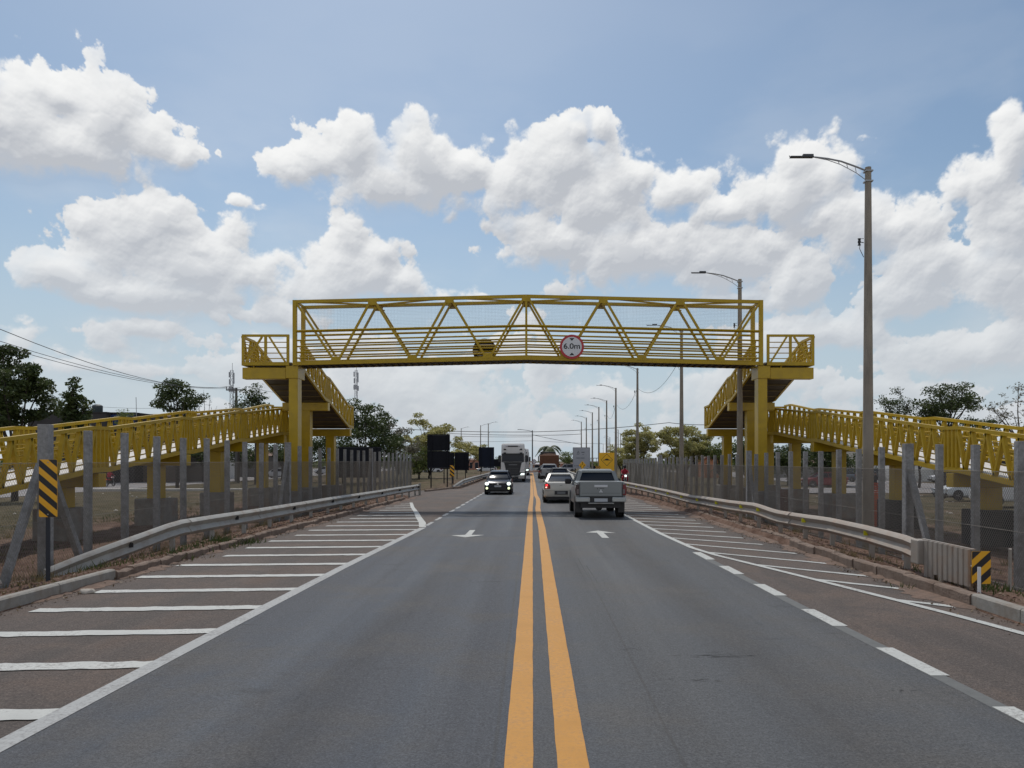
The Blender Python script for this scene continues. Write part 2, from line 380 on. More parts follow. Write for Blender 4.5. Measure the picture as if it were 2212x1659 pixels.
# ------------------------------------------------------------------ ground
def gz(x, y):
    if x < 0:
        p = [(-140, -0.75), (-70, -0.7), (-40, -0.6), (-20, -0.4), (-12, -0.3), (-9.8, -0.28), (-8.6, -0.04), (-7.8, 0.10), (-7.45, 0.12), (-7.3, -0.06), (0, -0.06)]
        z = interp(p, x)
        if y > 44: z = lerp(z, min(z, -0.03) if x > -20 else z, min(1, (y-44)/3)) if x < -7.3 else z
    else:
        p = [(0, -0.06), (6.2, -0.06), (6.38, 0.12), (6.7, 0.10), (7.6, -0.02), (8.6, -0.30), (9.6, -0.46), (14, -0.6), (60, -0.6), (140, -0.7)]
        z = interp(p, x)
        if y > 55 and x > 6.2: z = lerp(z, min(z, -0.05), min(1, (y-55)/4))
    return z
random.seed(4)
def noise2(x, y, s=1.0):
    from mathutils import noise
    return noise.noise(Vector((x*s, y*s, 3.3)))
def ground_mat():
    m = bpy.data.materials.new('dry_soil_and_grass'); m.use_nodes = True
    N, L = nodes_of(m.node_tree)
    o = N.new('ShaderNodeOutputMaterial'); p = N.new('ShaderNodeBsdfPrincipled'); L.new(p.outputs[0], o.inputs[0])
    p.inputs['Roughness'].default_value = 0.95; p.inputs['Specular IOR Level'].default_value = 0.15
    t = N.new('ShaderNodeTexCoord'); v = t.outputs['Object']
    def nz(sc, det=6, ro=0.6):
        n = N.new('ShaderNodeTexNoise'); n.inputs['Scale'].default_value = sc; n.inputs['Detail'].default_value = det; n.inputs['Roughness'].default_value = ro
        L.new(v, n.inputs['Vector']); return n.outputs[0]
    big = nz(0.12, 5); mid = nz(1.3, 7, 0.7); fine = nz(14, 6, 0.75)
    s = N.new('ShaderNodeSeparateXYZ'); L.new(v, s.inputs[0])
    ax = mth(N, L, 'ABSOLUTE', mth(N, L, 'ADD', s.outputs[0], 0.5))
    soil = mrange(N, L, mth(N, L, 'MULTIPLY_ADD', mid, 8.0, mth(N, L, 'MULTIPLY_ADD', big, 10.0, mth(N, L, 'SUBTRACT', mth(N, L, 'MULTIPLY_ADD', mrange(N, L, s.outputs[1], 44.0, 56.0), -10.0, 2.2), ax))), -9.0, -2.5)
    def mix(f, a, b):
        x = N.new('ShaderNodeMix'); x.data_type = 'RGBA'; L.new(f, x.inputs['Factor'])
        for k, q in (('A', a), ('B', b)):
            if isinstance(q, tuple): x.inputs[k].default_value = (*q, 1)
            else: L.new(q, x.inputs[k])
        return x.outputs['Result']
    grass = mix(mrange(N, L, mid, 0.38, 0.66), (0.064, 0.056, 0.028), (0.135, 0.105, 0.060))
    grass = mix(mrange(N, L, big, 0.52, 0.66), grass, (0.15, 0.105, 0.07))
    red = mix(mrange(N, L, mid, 0.35, 0.65), (0.10, 0.057, 0.040), (0.20, 0.130, 0.098))
    c = mix(soil, grass, red)
    g = N.new('ShaderNodeVectorMath'); g.operation = 'SCALE'; L.new(c, g.inputs[0]); L.new(mrange(N, L, fine, 0.25, 0.75, 0.55, 1.35, False), g.inputs['Scale'])
    L.new(g.outputs[0], p.inputs['Base Color'])
    b = N.new('ShaderNodeBump'); b.inputs['Strength'].default_value = 0.9; b.inputs['Distance'].default_value = 0.06
    L.new(fine, b.inputs['Height']); L.new(b.outputs[0], p.inputs['Normal'])
    return m
SOIL = ground_mat()
xs = sorted(set([-1500, -700, -400, -250, -160, -120, -90, -70, -55, -42, -34, -28, -24] + [round(-22 + i*0.5, 2) for i in range(24)] +
     [round(-10 + 0.2*i, 2) for i in range(15)] + [-7.45, -7.3, -7.28, 0, 6.2, 6.22, 6.38] + [round(6.4 + 0.2*i, 2) for i in range(20)] + [round(10.5 + .5*i, 2) for i in range(24)] + [24, 28, 34, 42, 55, 70, 90, 120, 160, 250, 400, 700, 1500]))
ys = sorted(set([-30, -10, 0, 3] + [round(4 + 0.35*i, 2) for i in range(90)] + [round(36 + 1.0*i, 2) for i in range(60)] + [100, 110, 125, 140, 160, 190, 230, 300, 400, 600, 900, 1500, 3000]))
mb = MB()
for y in ys:
    for x in xs:
        z = gz(x, y)
        out_ = x < -7.5 or x > 6.45
        if out_ and abs(x) < 30: z += 0.05*noise2(x, y, 1.7) + 0.03*noise2(x, y, 5.0) + (0.12*noise2(x, y, 0.3) if abs(x) > 11 else 0)
        mb.v.append((x, y, z))
n = len(xs)
for j in range(len(ys)-1):
    for i in range(n-1): mb.f.append((j*n+i, j*n+i+1, (j+1)*n+i+1, (j+1)*n+i)); mb.m.append(0)
tag(mb.build('ground', SOIL, smooth=60, fixn=False), kind='structure')

# ------------------------------------------------------------------ asphalt
def asphalt(name, c1, c2, dust, dustamt, rough=0.72):
    m = bpy.data.materials.new(name); m.use_nodes = True
    N, L = nodes_of(m.node_tree)
    o = N.new('ShaderNodeOutputMaterial'); p = N.new('ShaderNodeBsdfPrincipled'); L.new(p.outputs[0], o.inputs[0])
    t = N.new('ShaderNodeTexCoord'); v = t.outputs['Object']
    def nz(sc, det=5, ro=0.6, vec=v, st=None):
        if st:
            mp = N.new('ShaderNodeMapping'); L.new(vec, mp.inputs[0]); mp.inputs['Scale'].default_value = st; vec = mp.outputs[0]
        n = N.new('ShaderNodeTexNoise'); n.inputs['Scale'].default_value = sc; n.inputs['Detail'].default_value = det; n.inputs['Roughness'].default_value = ro
        L.new(vec, n.inputs['Vector']); return n.outputs[0]
    track = nz(1.0, 4, 0.55, st=(1.3, 0.045, 1)); patch = nz(0.45, 6, 0.65); fine = nz(48, 4, 0.85); grain = nz(17, 5, 0.75); streak = nz(4.0, 6, 0.7, st=(1.0, 0.16, 1))
    def mix(f, a, b):
        x = N.new('ShaderNodeMix'); x.data_type = 'RGBA'; L.new(f, x.inputs['Factor'])
        for k, q in (('A', a), ('B', b)):
            if isinstance(q, tuple): x.inputs[k].default_value = (*q, 1)
            else: L.new(q, x.inputs[k])
        return x.outputs['Result']
    c = mix(mrange(N, L, track, 0.40, 0.60), c1, c2)
    sx = N.new('ShaderNodeSeparateXYZ'); L.new(v, sx.inputs[0])
    if name == 'lane_asphalt':
        # newer greyer resurfacing on the right lane, polished wheel paths, oil strip in lane centres
        c = mix(mrange(N, L, mth(N, L, 'MULTIPLY_ADD', patch, 0.5, sx.outputs[0]), 0.15, 1.1, 0, 0.75), c, (0.074, 0.076, 0.079))
        wig = mth(N, L, 'MULTIPLY_ADD', track, 0.9, sx.outputs[0])
        for xc, hw, am, tc_ in ((-2.75, 0.45, 0.35, (0.10, 0.11, 0.125)), (-0.85, 0.42, 0.35, (0.10, 0.11, 0.125)), (1.45, 0.42, 0.30, (0.10, 0.10, 0.10)), (3.25, 0.42, 0.30, (0.10, 0.10, 0.10)), (-1.8, 0.5, 0.6, (0.045, 0.045, 0.048)), (2.35, 0.5, 0.55, (0.048, 0.045, 0.044))):
            c = mix(mth(N, L, 'MULTIPLY', mrange(N, L, mth(N, L, 'ABSOLUTE', mth(N, L, 'SUBTRACT', wig, xc+0.45)), 0.0, hw, am, 0), mrange(N, L, streak, 0.3, 0.6, 0.4, 1.0)), c, tc_)
        # short dark scuffs
        sc = nz(1.0, 5, 0.6, st=(0.9, 3.5, 1)); sc2 = nz(0.35, 2, 0.5)
        c = mix(mth(N, L, 'MULTIPLY', mrange(N, L, sc, 0.60, 0.70), mrange(N, L, sc2, 0.48, 0.58, 0, 0.65)), c, (0.035, 0.037, 0.04))
        for xs_, hw_, am_ in ((1.05, 0.012, 0.5), (-0.27, 0.014, 0.45), (0.12, 0.16, 0.35), (3.98, 0.06, 0.3)):
            c = mix(mrange(N, L, mth(N, L, 'ABSOLUTE', mth(N, L, 'SUBTRACT', mth(N, L, 'MULTIPLY_ADD', patch, 0.05, sx.outputs[0]), xs_+0.025)), hw_*0.6, hw_*1.6, am_, 0), c, (0.05, 0.048, 0.046) if hw_ < 0.1 else (0.085, 0.078, 0.070))
        # cold joint across the left lane
        c = mix(mth(N, L, 'MULTIPLY', mrange(N, L, mth(N, L, 'ABSOLUTE', mth(N, L, 'SUBTRACT', mth(N, L, 'MULTIPLY_ADD', grain, 0.25, sx.outputs[1]), 21.3)), 0.03, 0.09, 0.5, 0), mrange(N, L, sx.outputs[0], -0.3, -0.1, 1, 0)), c, (0.045, 0.045, 0.05))
    c = mix(mrange(N, L, patch, 0.45, 0.66, 0, dustamt), c, dust)
    c = mix(mrange(N, L, streak, 0.60, 0.74, 0, 0.45), c, tuple(q*0.5 for q in c1))
    # pale stone chips in the surface
    vo = N.new('ShaderNodeTexVoronoi'); vo.inputs['Scale'].default_value = 85 if name == 'lane_asphalt' else 48; L.new(v, vo.inputs['Vector'])
    chip = mth(N, L, 'MULTIPLY', mrange(N, L, vo.outputs['Distance'], 0.0, 0.35, 1, 0), mrange(N, L, grain, 0.48, 0.66))
    c = mix(mth(N, L, 'MULTIPLY', chip, 0.35 if name == 'lane_asphalt' else 0.6), c, (0.30, 0.27, 0.24))
    # tar-filled cracks
    wv = N.new('ShaderNodeTexNoise'); wv.inputs['Scale'].default_value = 0.5; wv.inputs['Detail'].default_value = 3; L.new(v, wv.inputs['Vector'])
    wm = N.new('ShaderNodeVectorMath'); wm.operation = 'MULTIPLY_ADD'; L.new(wv.outputs['Color'], wm.inputs[0]); wm.inputs[1].default_value = (2.2, 5.0, 0); L.new(v, wm.inputs[2])
    mp = N.new('ShaderNodeMapping'); L.new(wm.outputs[0], mp.inputs[0]); mp.inputs['Scale'].default_value = (0.22, 0.05, 1)
    cr = N.new('ShaderNodeTexVoronoi'); cr.feature = 'DISTANCE_TO_EDGE'; cr.inputs['Scale'].default_value = 1.0; L.new(mp.outputs[0], cr.inputs['Vector'])
    c = mix(mrange(N, L, cr.outputs['Distance'], 0.0005, 0.0018, 0.22, 0), c, (0.04, 0.04, 0.04))
    g = N.new('ShaderNodeVectorMath'); g.operation = 'SCALE'; L.new(c, g.inputs[0])
    L.new(mth(N, L, 'MULTIPLY', mrange(N, L, fine, 0.36, 0.64, 0.55, 1.45, False), mrange(N, L, grain, 0.35, 0.65, 0.84, 1.16, False)), g.inputs['Scale'])
    L.new(g.outputs[0], p.inputs['Base Color'])
    L.new(mrange(N, L, track, 0.35, 0.65, rough - 0.1, rough + 0.1, False), p.inputs['Roughness'])
    p.inputs['Specular IOR Level'].default_value = 0.35
    b = N.new('ShaderNodeBump'); b.inputs['Strength'].default_value = 0.6 if name == 'lane_asphalt' else 0.9; b.inputs['Distance'].default_value = 0.014
    L.new(fine, b.inputs['Height']); L.new(b.outputs[0], p.inputs['Normal'])
    return m
ASPH = asphalt('lane_asphalt', (0.051, 0.060, 0.076), (0.069, 0.073, 0.083), (0.086, 0.079, 0.072), 0.6)
ASPB = asphalt('shoulder_asphalt', (0.076, 0.062, 0.055), (0.108, 0.088, 0.078), (0.135, 0.098, 0.078), 0.8, 0.85)
ASPG = asphalt('pale_road', (0.20, 0.19, 0.19), (0.26, 0.25, 0.25), (0.25, 0.19, 0.15), 0.5, 0.85)
EDGE_L = [(-20, -4.02), (5.7, -3.95), (11, -3.85), (15, -3.76), (24, -3.44), (50, -3.15), (90, -3.4), (140, -4.2), (220, -7)]
EDGE_R = [(-20, 4.12), (6.3, 4.05), (10, 3.93), (14.7, 3.85), (18.4, 3.78), (22, 3.68), (30, 3.58), (50, 3.6), (90, 4.2), (140, 5.2), (220, 8)]
def strip(name, lpts, rpts, z, m, y0, y1, step=1.0):
    mb = MB(); k = max(2, int((y1-y0)/step)); vs = []
    for i in range(k+1):
        y = lerp(y0, y1, i/k); vs += [(interp(lpts, y), y, z), (interp(rpts, y), y, z)]
    mb._add(vs, [(2*i, 2*i+1, 2*i+3, 2*i+2) for i in range(k)])
    return tag(mb.build(name, m, fixn=False), kind='structure')
KL = [(-20, -7.42), (16, -7.35), (34, -6.95), (47, -6.5), (52, -6.4)]
KR = [(-20, 6.24), (11, 6.28), (18, 6.22), (30, 6.15), (48, 5.6), (56, 5.2)]
strip('shoulder', [(a, b-0.05) for a, b in KL], [(a, b+0.05) for a, b in KR], -0.004, ASPB, -20, 48)
strip('road', EDGE_L, EDGE_R, 0.002, ASPH, -20, 240, 2)
mb = MB(); mb.sheet([(-3.0, 38, -0.0015), (-3.0, 58, -0.0015), (-6.0, 57, -0.0015), (-8.6, 52.5, -0.0015), (-9.2, 49, -0.0015), (-7.2, 45.5, -0.0015), (-6.2, 38, -0.0015)])
tag(mb.build('slip_road', ASPB, fixn=False), kind='structure')
strip('far_road_shoulder', [(47, -5.2), (60, -5.3), (90, -5.1), (240, -9)], [(47, 5.5), (80, 4.8), (240, 11)], -0.003, ASPB, 47.9, 240, 4)
mb = MB(); mb.sheet([(-72, -20, -0.55), (-38, -20, -0.55), (-38, 330, -0.55), (-72, 330, -0.55)])
tag(mb.build('side_road', ASPG, fixn=False), kind='structure')
mb = MB(); mb.sheet([(32, -20, -0.52), (46, -20, -0.52), (46, 200, -0.52), (32, 200, -0.52)])
mb.sheet([(20, 62, -0.512), (34, 62, -0.512), (34, 74, -0.512), (20, 74, -0.512)])
tag(mb.build('parking_area', ASPG, fixn=False), kind='structure')
mb = MB(); mb.box(-37.9, -20.5, 66, 67.4, -0.8, -0.34)
tag(mb.build('footpath', mat('pale_path', (0.42, 0.40, 0.37), 0.9, noise=0.2, scale=2), fixn=True), kind='structure')
# island under the far pole
mb = MB()
ring = [(1.6*math.cos(a)*(1.0), 9*math.sin(a)) for a in [2*math.pi*k/20 for k in range(20)]]
mb.loft([[(-0.1 + x*s, 146 + y*s, z) for x, y in ring] for s, z in ((1, -0.02), (0.97, 0.16), (0.6, 0.26), (0.1, 0.3))])
tag(mb.build('traffic_island', SOIL), kind='structure')

# ------------------------------------------------------------------ painted markings
def paint(name, col_, worn, rough=0.6, thr=(0.58, 0.68)):
    m = bpy.data.materials.new(name); m.use_nodes = True
    N, L = nodes_of(m.node_tree)
    o = N.new('ShaderNodeOutputMaterial'); p = N.new('ShaderNodeBsdfPrincipled'); L.new(p.outputs[0], o.inputs[0])
    t = N.new('ShaderNodeTexCoord'); v = t.outputs['Object']
    n1 = N.new('ShaderNodeTexNoise'); n1.inputs['Scale'].default_value = 22; n1.inputs['Detail'].default_value = 8; n1.inputs['Roughness'].default_value = 0.8; L.new(v, n1.inputs['Vector'])
    n2 = N.new('ShaderNodeTexNoise'); n2.inputs['Scale'].default_value = 2.0; n2.inputs['Detail'].default_value = 6; L.new(v, n2.inputs['Vector'])
    x = N.new('ShaderNodeMix'); x.data_type = 'RGBA'; x.inputs['A'].default_value = (*col_, 1); x.inputs['B'].default_value = (*worn, 1)
    L.new(mrange(N, L, mth(N, L, 'MULTIPLY_ADD', n2.outputs[0], 0.35, mth(N, L, 'MULTIPLY', n1.outputs[0], 0.65)), thr[0], thr[1], 0, 0.8), x.inputs['Factor'])
    g = N.new('ShaderNodeVectorMath'); g.operation = 'SCALE'; L.new(x.outputs['Result'], g.inputs[0]); L.new(mrange(N, L, n2.outputs[0], 0.3, 0.7, 0.86, 1.1, False), g.inputs['Scale'])
    L.new(g.outputs[0], p.inputs['Base Color']); p.inputs['Roughness'].default_value = rough
    b = N.new('ShaderNodeBump'); b.inputs['Strength'].default_value = 0.4; b.inputs['Distance'].default_value = 0.01; L.new(n1.outputs[0], b.inputs['Height']); L.new(b.outputs[0], p.inputs['Normal'])
    return m
PW = paint('white_road_paint', (0.47, 0.475, 0.45), (0.15, 0.135, 0.125), thr=(0.50, 0.62))
PWO = paint('old_white_road_paint', (0.36, 0.365, 0.36), (0.15, 0.145, 0.14), thr=(0.46, 0.62))
PY = paint('yellow_road_paint', (0.50, 0.225, 0.020), (0.29, 0.15, 0.05), thr=(0.46, 0.66))
def line(mb, pts, w, z=0.0065, step=0.5, wob=0.003):
    """painted line along pts (y, x), slightly ragged edges"""
    ws = w if isinstance(w, list) else [w]*len(pts)
    y0, y1 = pts[0][0], pts[-1][0]; k = max(1, int((y1-y0)/step)); vs = []
    wp = [(p[0], q) for p, q in zip(pts, ws)]
    for i in range(k+1):
        y = lerp(y0, y1, i/k); x = interp(pts, y); h = interp(wp, y)/2
        e = wob*noise2(x*9, y*9, 1.0)*2
        vs += [(x-h+e, y, z), (x+h+wob*noise2(x*7+5, y*8, 1.0)*2, y, z)]
    mb._add(vs, [(2*i, 2*i+1, 2*i+3, 2*i+2) for i in range(k)])
mb = MB()
line(mb, [(-20, -0.092), (6, -0.092), (18, -0.08), (24, -0.078), (34, -0.065), (40, -0.03), (46, 0.0), (70, -0.03), (132, -0.15)], 0.20, step=0.25)
tag(mb.build('left_yellow_line', PY, fixn=False), kind='structure')
mb = MB()
line(mb, [(-20, 0.285), (6, 0.285), (18, 0.305), (24, 0.31), (30, 0.27), (34, 0.26), (38, 0.32), (42, 0.33), (47, 0.23), (70, 0.22), (132, 0.1)], 0.215, step=0.25)
tag(mb.build('right_yellow_line', PY, fixn=False), kind='structure')
mb = MB()
line(mb, [(p[0], p[1]+0.04) for p in EDGE_L[:5]] , 0.19)
tag(mb.build('left_edge_line', PWO, fixn=False), kind='structure')
mb = MB(); y = 24.8
while y < 50: line(mb, [(y, interp(EDGE_L, y)+0.03), (y+1.45, interp(EDGE_L, y+1.45)+0.03)], 0.13, step=.2, wob=0.02); y += 2.2
tag(mb.build('left_dotted_line', PWO, fixn=False), kind='structure')
CURL = [(24.4, -3.50), (26, -3.75), (28, -4.15), (31.2, -4.72), (34.5, -5.35), (38.2, -6.0)]
mb = MB(); line(mb, [(24.2, -3.44), (26, -3.70), (28, -4.10), (31.2, -4.69), (34.5, -5.35), (38.4, -6.03)], [0.22, 0.24, 0.22, 0.19, 0.17, 0.15])
rng = random.Random(3)
y = 6.36; 
while y < 38:
    xr = interp(EDGE_L, y) if y < 24.3 else interp(CURL, y)
    xl = interp(KL, y) + 0.25 + 0.22*rng.random() + (0.12 if y > 16 else 0)
    if xr - xl > 0.3:
        k = 24; vs = []
        for i in range(k+1):
            t = i/k; x = lerp(xl, xr, t); yy = y - 0.22 + 0.24*t
            vs += [(x, yy - 0.135 + 0.05*noise2(x*9, y*3), 0.0055), (x, yy + 0.135 + 0.05*noise2(x*8+9, y*3), 0.0055)]
        mb._add(vs, [(2*i, 2*i+2, 2*i+3, 2*i+1) for i in range(k)])
    y += 1.545
tag(mb.build('left_hatching', PW, fixn=False), kind='structure')
# right side
SOL = [(9.0, 6.02), (9.36, 5.95), (10.4, 5.75), (11.56, 5.48), (13.4, 5.03), (15.1, 4.60), (17.0, 4.10), (18.4, 3.86), (22, 3.70), (30, 3.58), (46, 3.56)]
mb = MB(); line(mb, SOL, [0.14]*6+[0.14]*5)
for (y0, y1) in ((5.3, 6.55), (7.5, 8.62), (9.75, 10.85), (11.95, 13.05), (14.2, 15.3), (16.3, 17.6)):
    line(mb, [(y0, interp(EDGE_R, y0)-0.03), (y1, interp(EDGE_R, y1)-0.03)], 0.19, step=0.3)
ylist = [9.75, 11.6, 13.6, 15.5, 17.6, 19.4, 20.9]
while ylist[-1] < 44.5: ylist.append(ylist[-1] + 1.42)
for y in ylist:
    xl = interp(SOL, y); xr = interp(KR, y) - 0.12 - 0.15*rng.random() - (0.25 if y > 20 else 0)
    L_ = xr - xl
    if L_ > 0.3:
        k = 12; vs = []
        for i in range(k+1):
            t = i/k; x = xl + L_*t; yy = y - L_*t*interp([(9, 0.95), (19.4, 0.95), (25, 0.5), (40, 0.4)], y)
            vs += [(x, yy - 0.10 + 0.04*noise2(x*6, y*3), 0.0055), (x, yy + 0.10 + 0.04*noise2(x*5+9, y*3), 0.0055)]
        mb._add(vs, [(2*i, 2*i+2, 2*i+3, 2*i+1) for i in range(k)])
line(mb, [(46, 3.6), (46.4, 4.3)], 0.2); 
vs = []
for i in range(15):
    a = R(-20 + 200*i/14); vs += [(5.1 + 0.5*math.cos(a), 46.6 + 1.5*math.sin(a), 0.0055), (5.1 + 0.33*math.cos(a), 46.6 + 1.1*math.sin(a), 0.0055)]
mb._add(vs, [(2*i, 2*i+2, 2*i+3, 2*i+1) for i in range(14)])
tag(mb.build('right_hatching', PW, fixn=False), kind='structure')
# tyre skid marks on the right lane
SK = mat('tyre_rubber_marks', (0.045, 0.046, 0.048), 0.8, noise=0.3, scale=20)
mb = MB()
for x0, y0, L_, dx in ((0.93, 13.2, 2.6, 0.03), (1.02, 13.6, 2.9, 0.03), (1.13, 13.0, 2.4, 0.04)): line(mb, [(y0, x0), (y0+L_, x0-dx)], [0.006, 0.022], z=0.0035, step=0.2, wob=0.002)
tag(mb.build('skid_marks', SK, fixn=False), kind='structure')
mb = MB(); rng = random.Random(12)
for cx, cy, w_, n_ in ((2.02, 8.25, 0.42, 26), (1.60, 7.35, 0.22, 14), (1.12, 8.55, 0.14, 8), (3.35, 7.0, 0.16, 6), (3.55, 11.1, 0.3, 6)):
    for _ in range(n_):
        xx, yy, l_ = cx+rng.gauss(0, w_*0.45), cy+rng.gauss(0, w_*0.16), w_*rng.uniform(0.15, 0.5); h_ = rng.uniform(0.004, 0.012)
        mb.sheet([(xx-l_/2, yy, 0.0035), (xx-l_*0.1, yy-h_, 0.0035), (xx+l_/2, yy+rng.uniform(-.01, .01), 0.0035), (xx, yy+h_, 0.0035)])
tag(mb.build('surface_scuffs', SK, fixn=False), kind='structure')
# faded old line under the dashes
mb = MB(); line(mb, [(5, 4.03), (10, 3.88), (17.5, 3.72)], 0.16, z=0.004)
tag(mb.build('faded_right_line', mat('faded_line', (0.115, 0.118, 0.115), 0.8, noise=0.2, scale=8), fixn=False), kind='structure')
# arrows: photo coordinates -> road
def road_pt(x, y, z=0.006):
    Yd = (2.1 - z)*1662/(y-995); return ((x-1149)*Yd/1662, Yd, z)
def arrow(name, pts):
    mb = MB(); mb.sheet([road_pt(x, y) for x, y in pts]); tag(mb.build(name, PW, fixn=False), kind='structure')
def z1(x, y): return ((1100 + x/4.608)*0.864, (1300 + y/4.608)*0.864)
arrow('left_lane_arrow', [z1(*p) for p in ((130,178),(295,199),(512,172),(362,172),(408,115),(345,117),(290,172))])
arrow('right_lane_arrow', [z1(*p) for p in ((1680,143),(1818,122),(2030,150),(1885,147),(1950,208),(1868,205),(1808,147))])
# ------------------------------------------------------------------ kerbs
def kerb(name, pts, side, h, w, m, y0, y1, seg=0.8, rough=0.0, seed=1, base=-0.06):
    rng = random.Random(seed); mb = MB(); y = y0
    while y < y1 - 0.05:
        ye = min(y + seg*(0.97+0.06*rng.random()), y1); g = 0.008
        dx, dz = rough*(rng.random()-.5), rough*0.6*(rng.random()-.5)
        k = 4 if rough else 1; rings = []
        for i in range(k+1):
            t = i/k; yy = lerp(y+g, ye-g, t); x = interp(pts, yy)+dx + rough*0.25*noise2(yy*5, 3); hh = h+dz + rough*0.5*noise2(yy*4, 9)
            b = 0.025
            rings.append([(x, yy, base), (x, yy, hh-b), (x+side*b, yy, hh), (x+side*(w-b), yy, hh), (x+side*w, yy, hh-b), (x+side*w, yy, base)])
        mb.loft(rings); y = ye
    return tag(mb.build(name, m, bevel=0), kind='structure')
kerb('left_kerb', KL, -1, 0.185, 0.16, KERB, -4, 13.6, 2.0, 0.0, 1)
kerb('left_dirty_kerb', KL, -1, 0.15, 0.16, KERBD, 13.6, 41, 0.55, 0.06, 2)
kerb('right_kerb', KR, 1, 0.20, 0.16, KERB, -4, 11.0, 2.0, 0.0, 3)
kerb('right_dirty_kerb', KR, 1, 0.20, 0.17, KERBD, 11.0, 18.6, 1.0, 0.05, 4)
kerb('right_low_kerb', [(a, b+0.25) for a, b in KR], 1, 0.14, 0.16, KERBD, 18.9, 30, 0.9, 0.09, 5)
kerb('far_left_kerb', [(50, -7.6), (56, -6.2), (60, -5.6), (130, -5.3)], -1, 0.12, 0.15, KERBD, 52, 130, 3.0, 0.05, 6)
# soil washed onto the road at the kerb foot
DUST = mat('washed_soil', (0.165, 0.110, 0.082), 0.95, noise=0.35, scale=9, bump=0.9, bscale=45, dirt=(0.11, 0.08, 0.065), dscale=4, damt=0.8)
def spill(name, pts, side, y0, y1, wmax, seed):
    vs = []; k = int((y1-y0)/0.12); rows = 5
    for i in range(k+1):
        y = lerp(y0, y1, i/k); x = interp(pts, y)
        w = wmax*max(0.03, 0.45 + 0.9*noise2(y*0.9, seed) + 0.55*noise2(y*4.1, seed+3)) * min(1, (y-y0)/1.0 + .05) * min(1, (y1-y)/1.0 + .05)
        for r in range(rows):
            t = r/(rows-1)
            vs.append((x - side*(w*t) + side*0.04, y, 0.001 + 0.05*(1-t)**1.6*min(1, w/0.15) + 0.012*noise2(x*9+r, y*9)*(1-t)))
    mb = MB(); mb._add(vs, [(i*rows+r, i*rows+r+1, (i+1)*rows+r+1, (i+1)*rows+r) for i in range(k) for r in range(rows-1)])
    tag(mb.build(name, DUST, smooth=60, fixn=False), kind='structure')
spill('left_washed_soil', KL, -1, 9, 44, 0.30, 1)
spill('right_washed_soil', KR, 1, 9.8, 40, 0.42, 7)
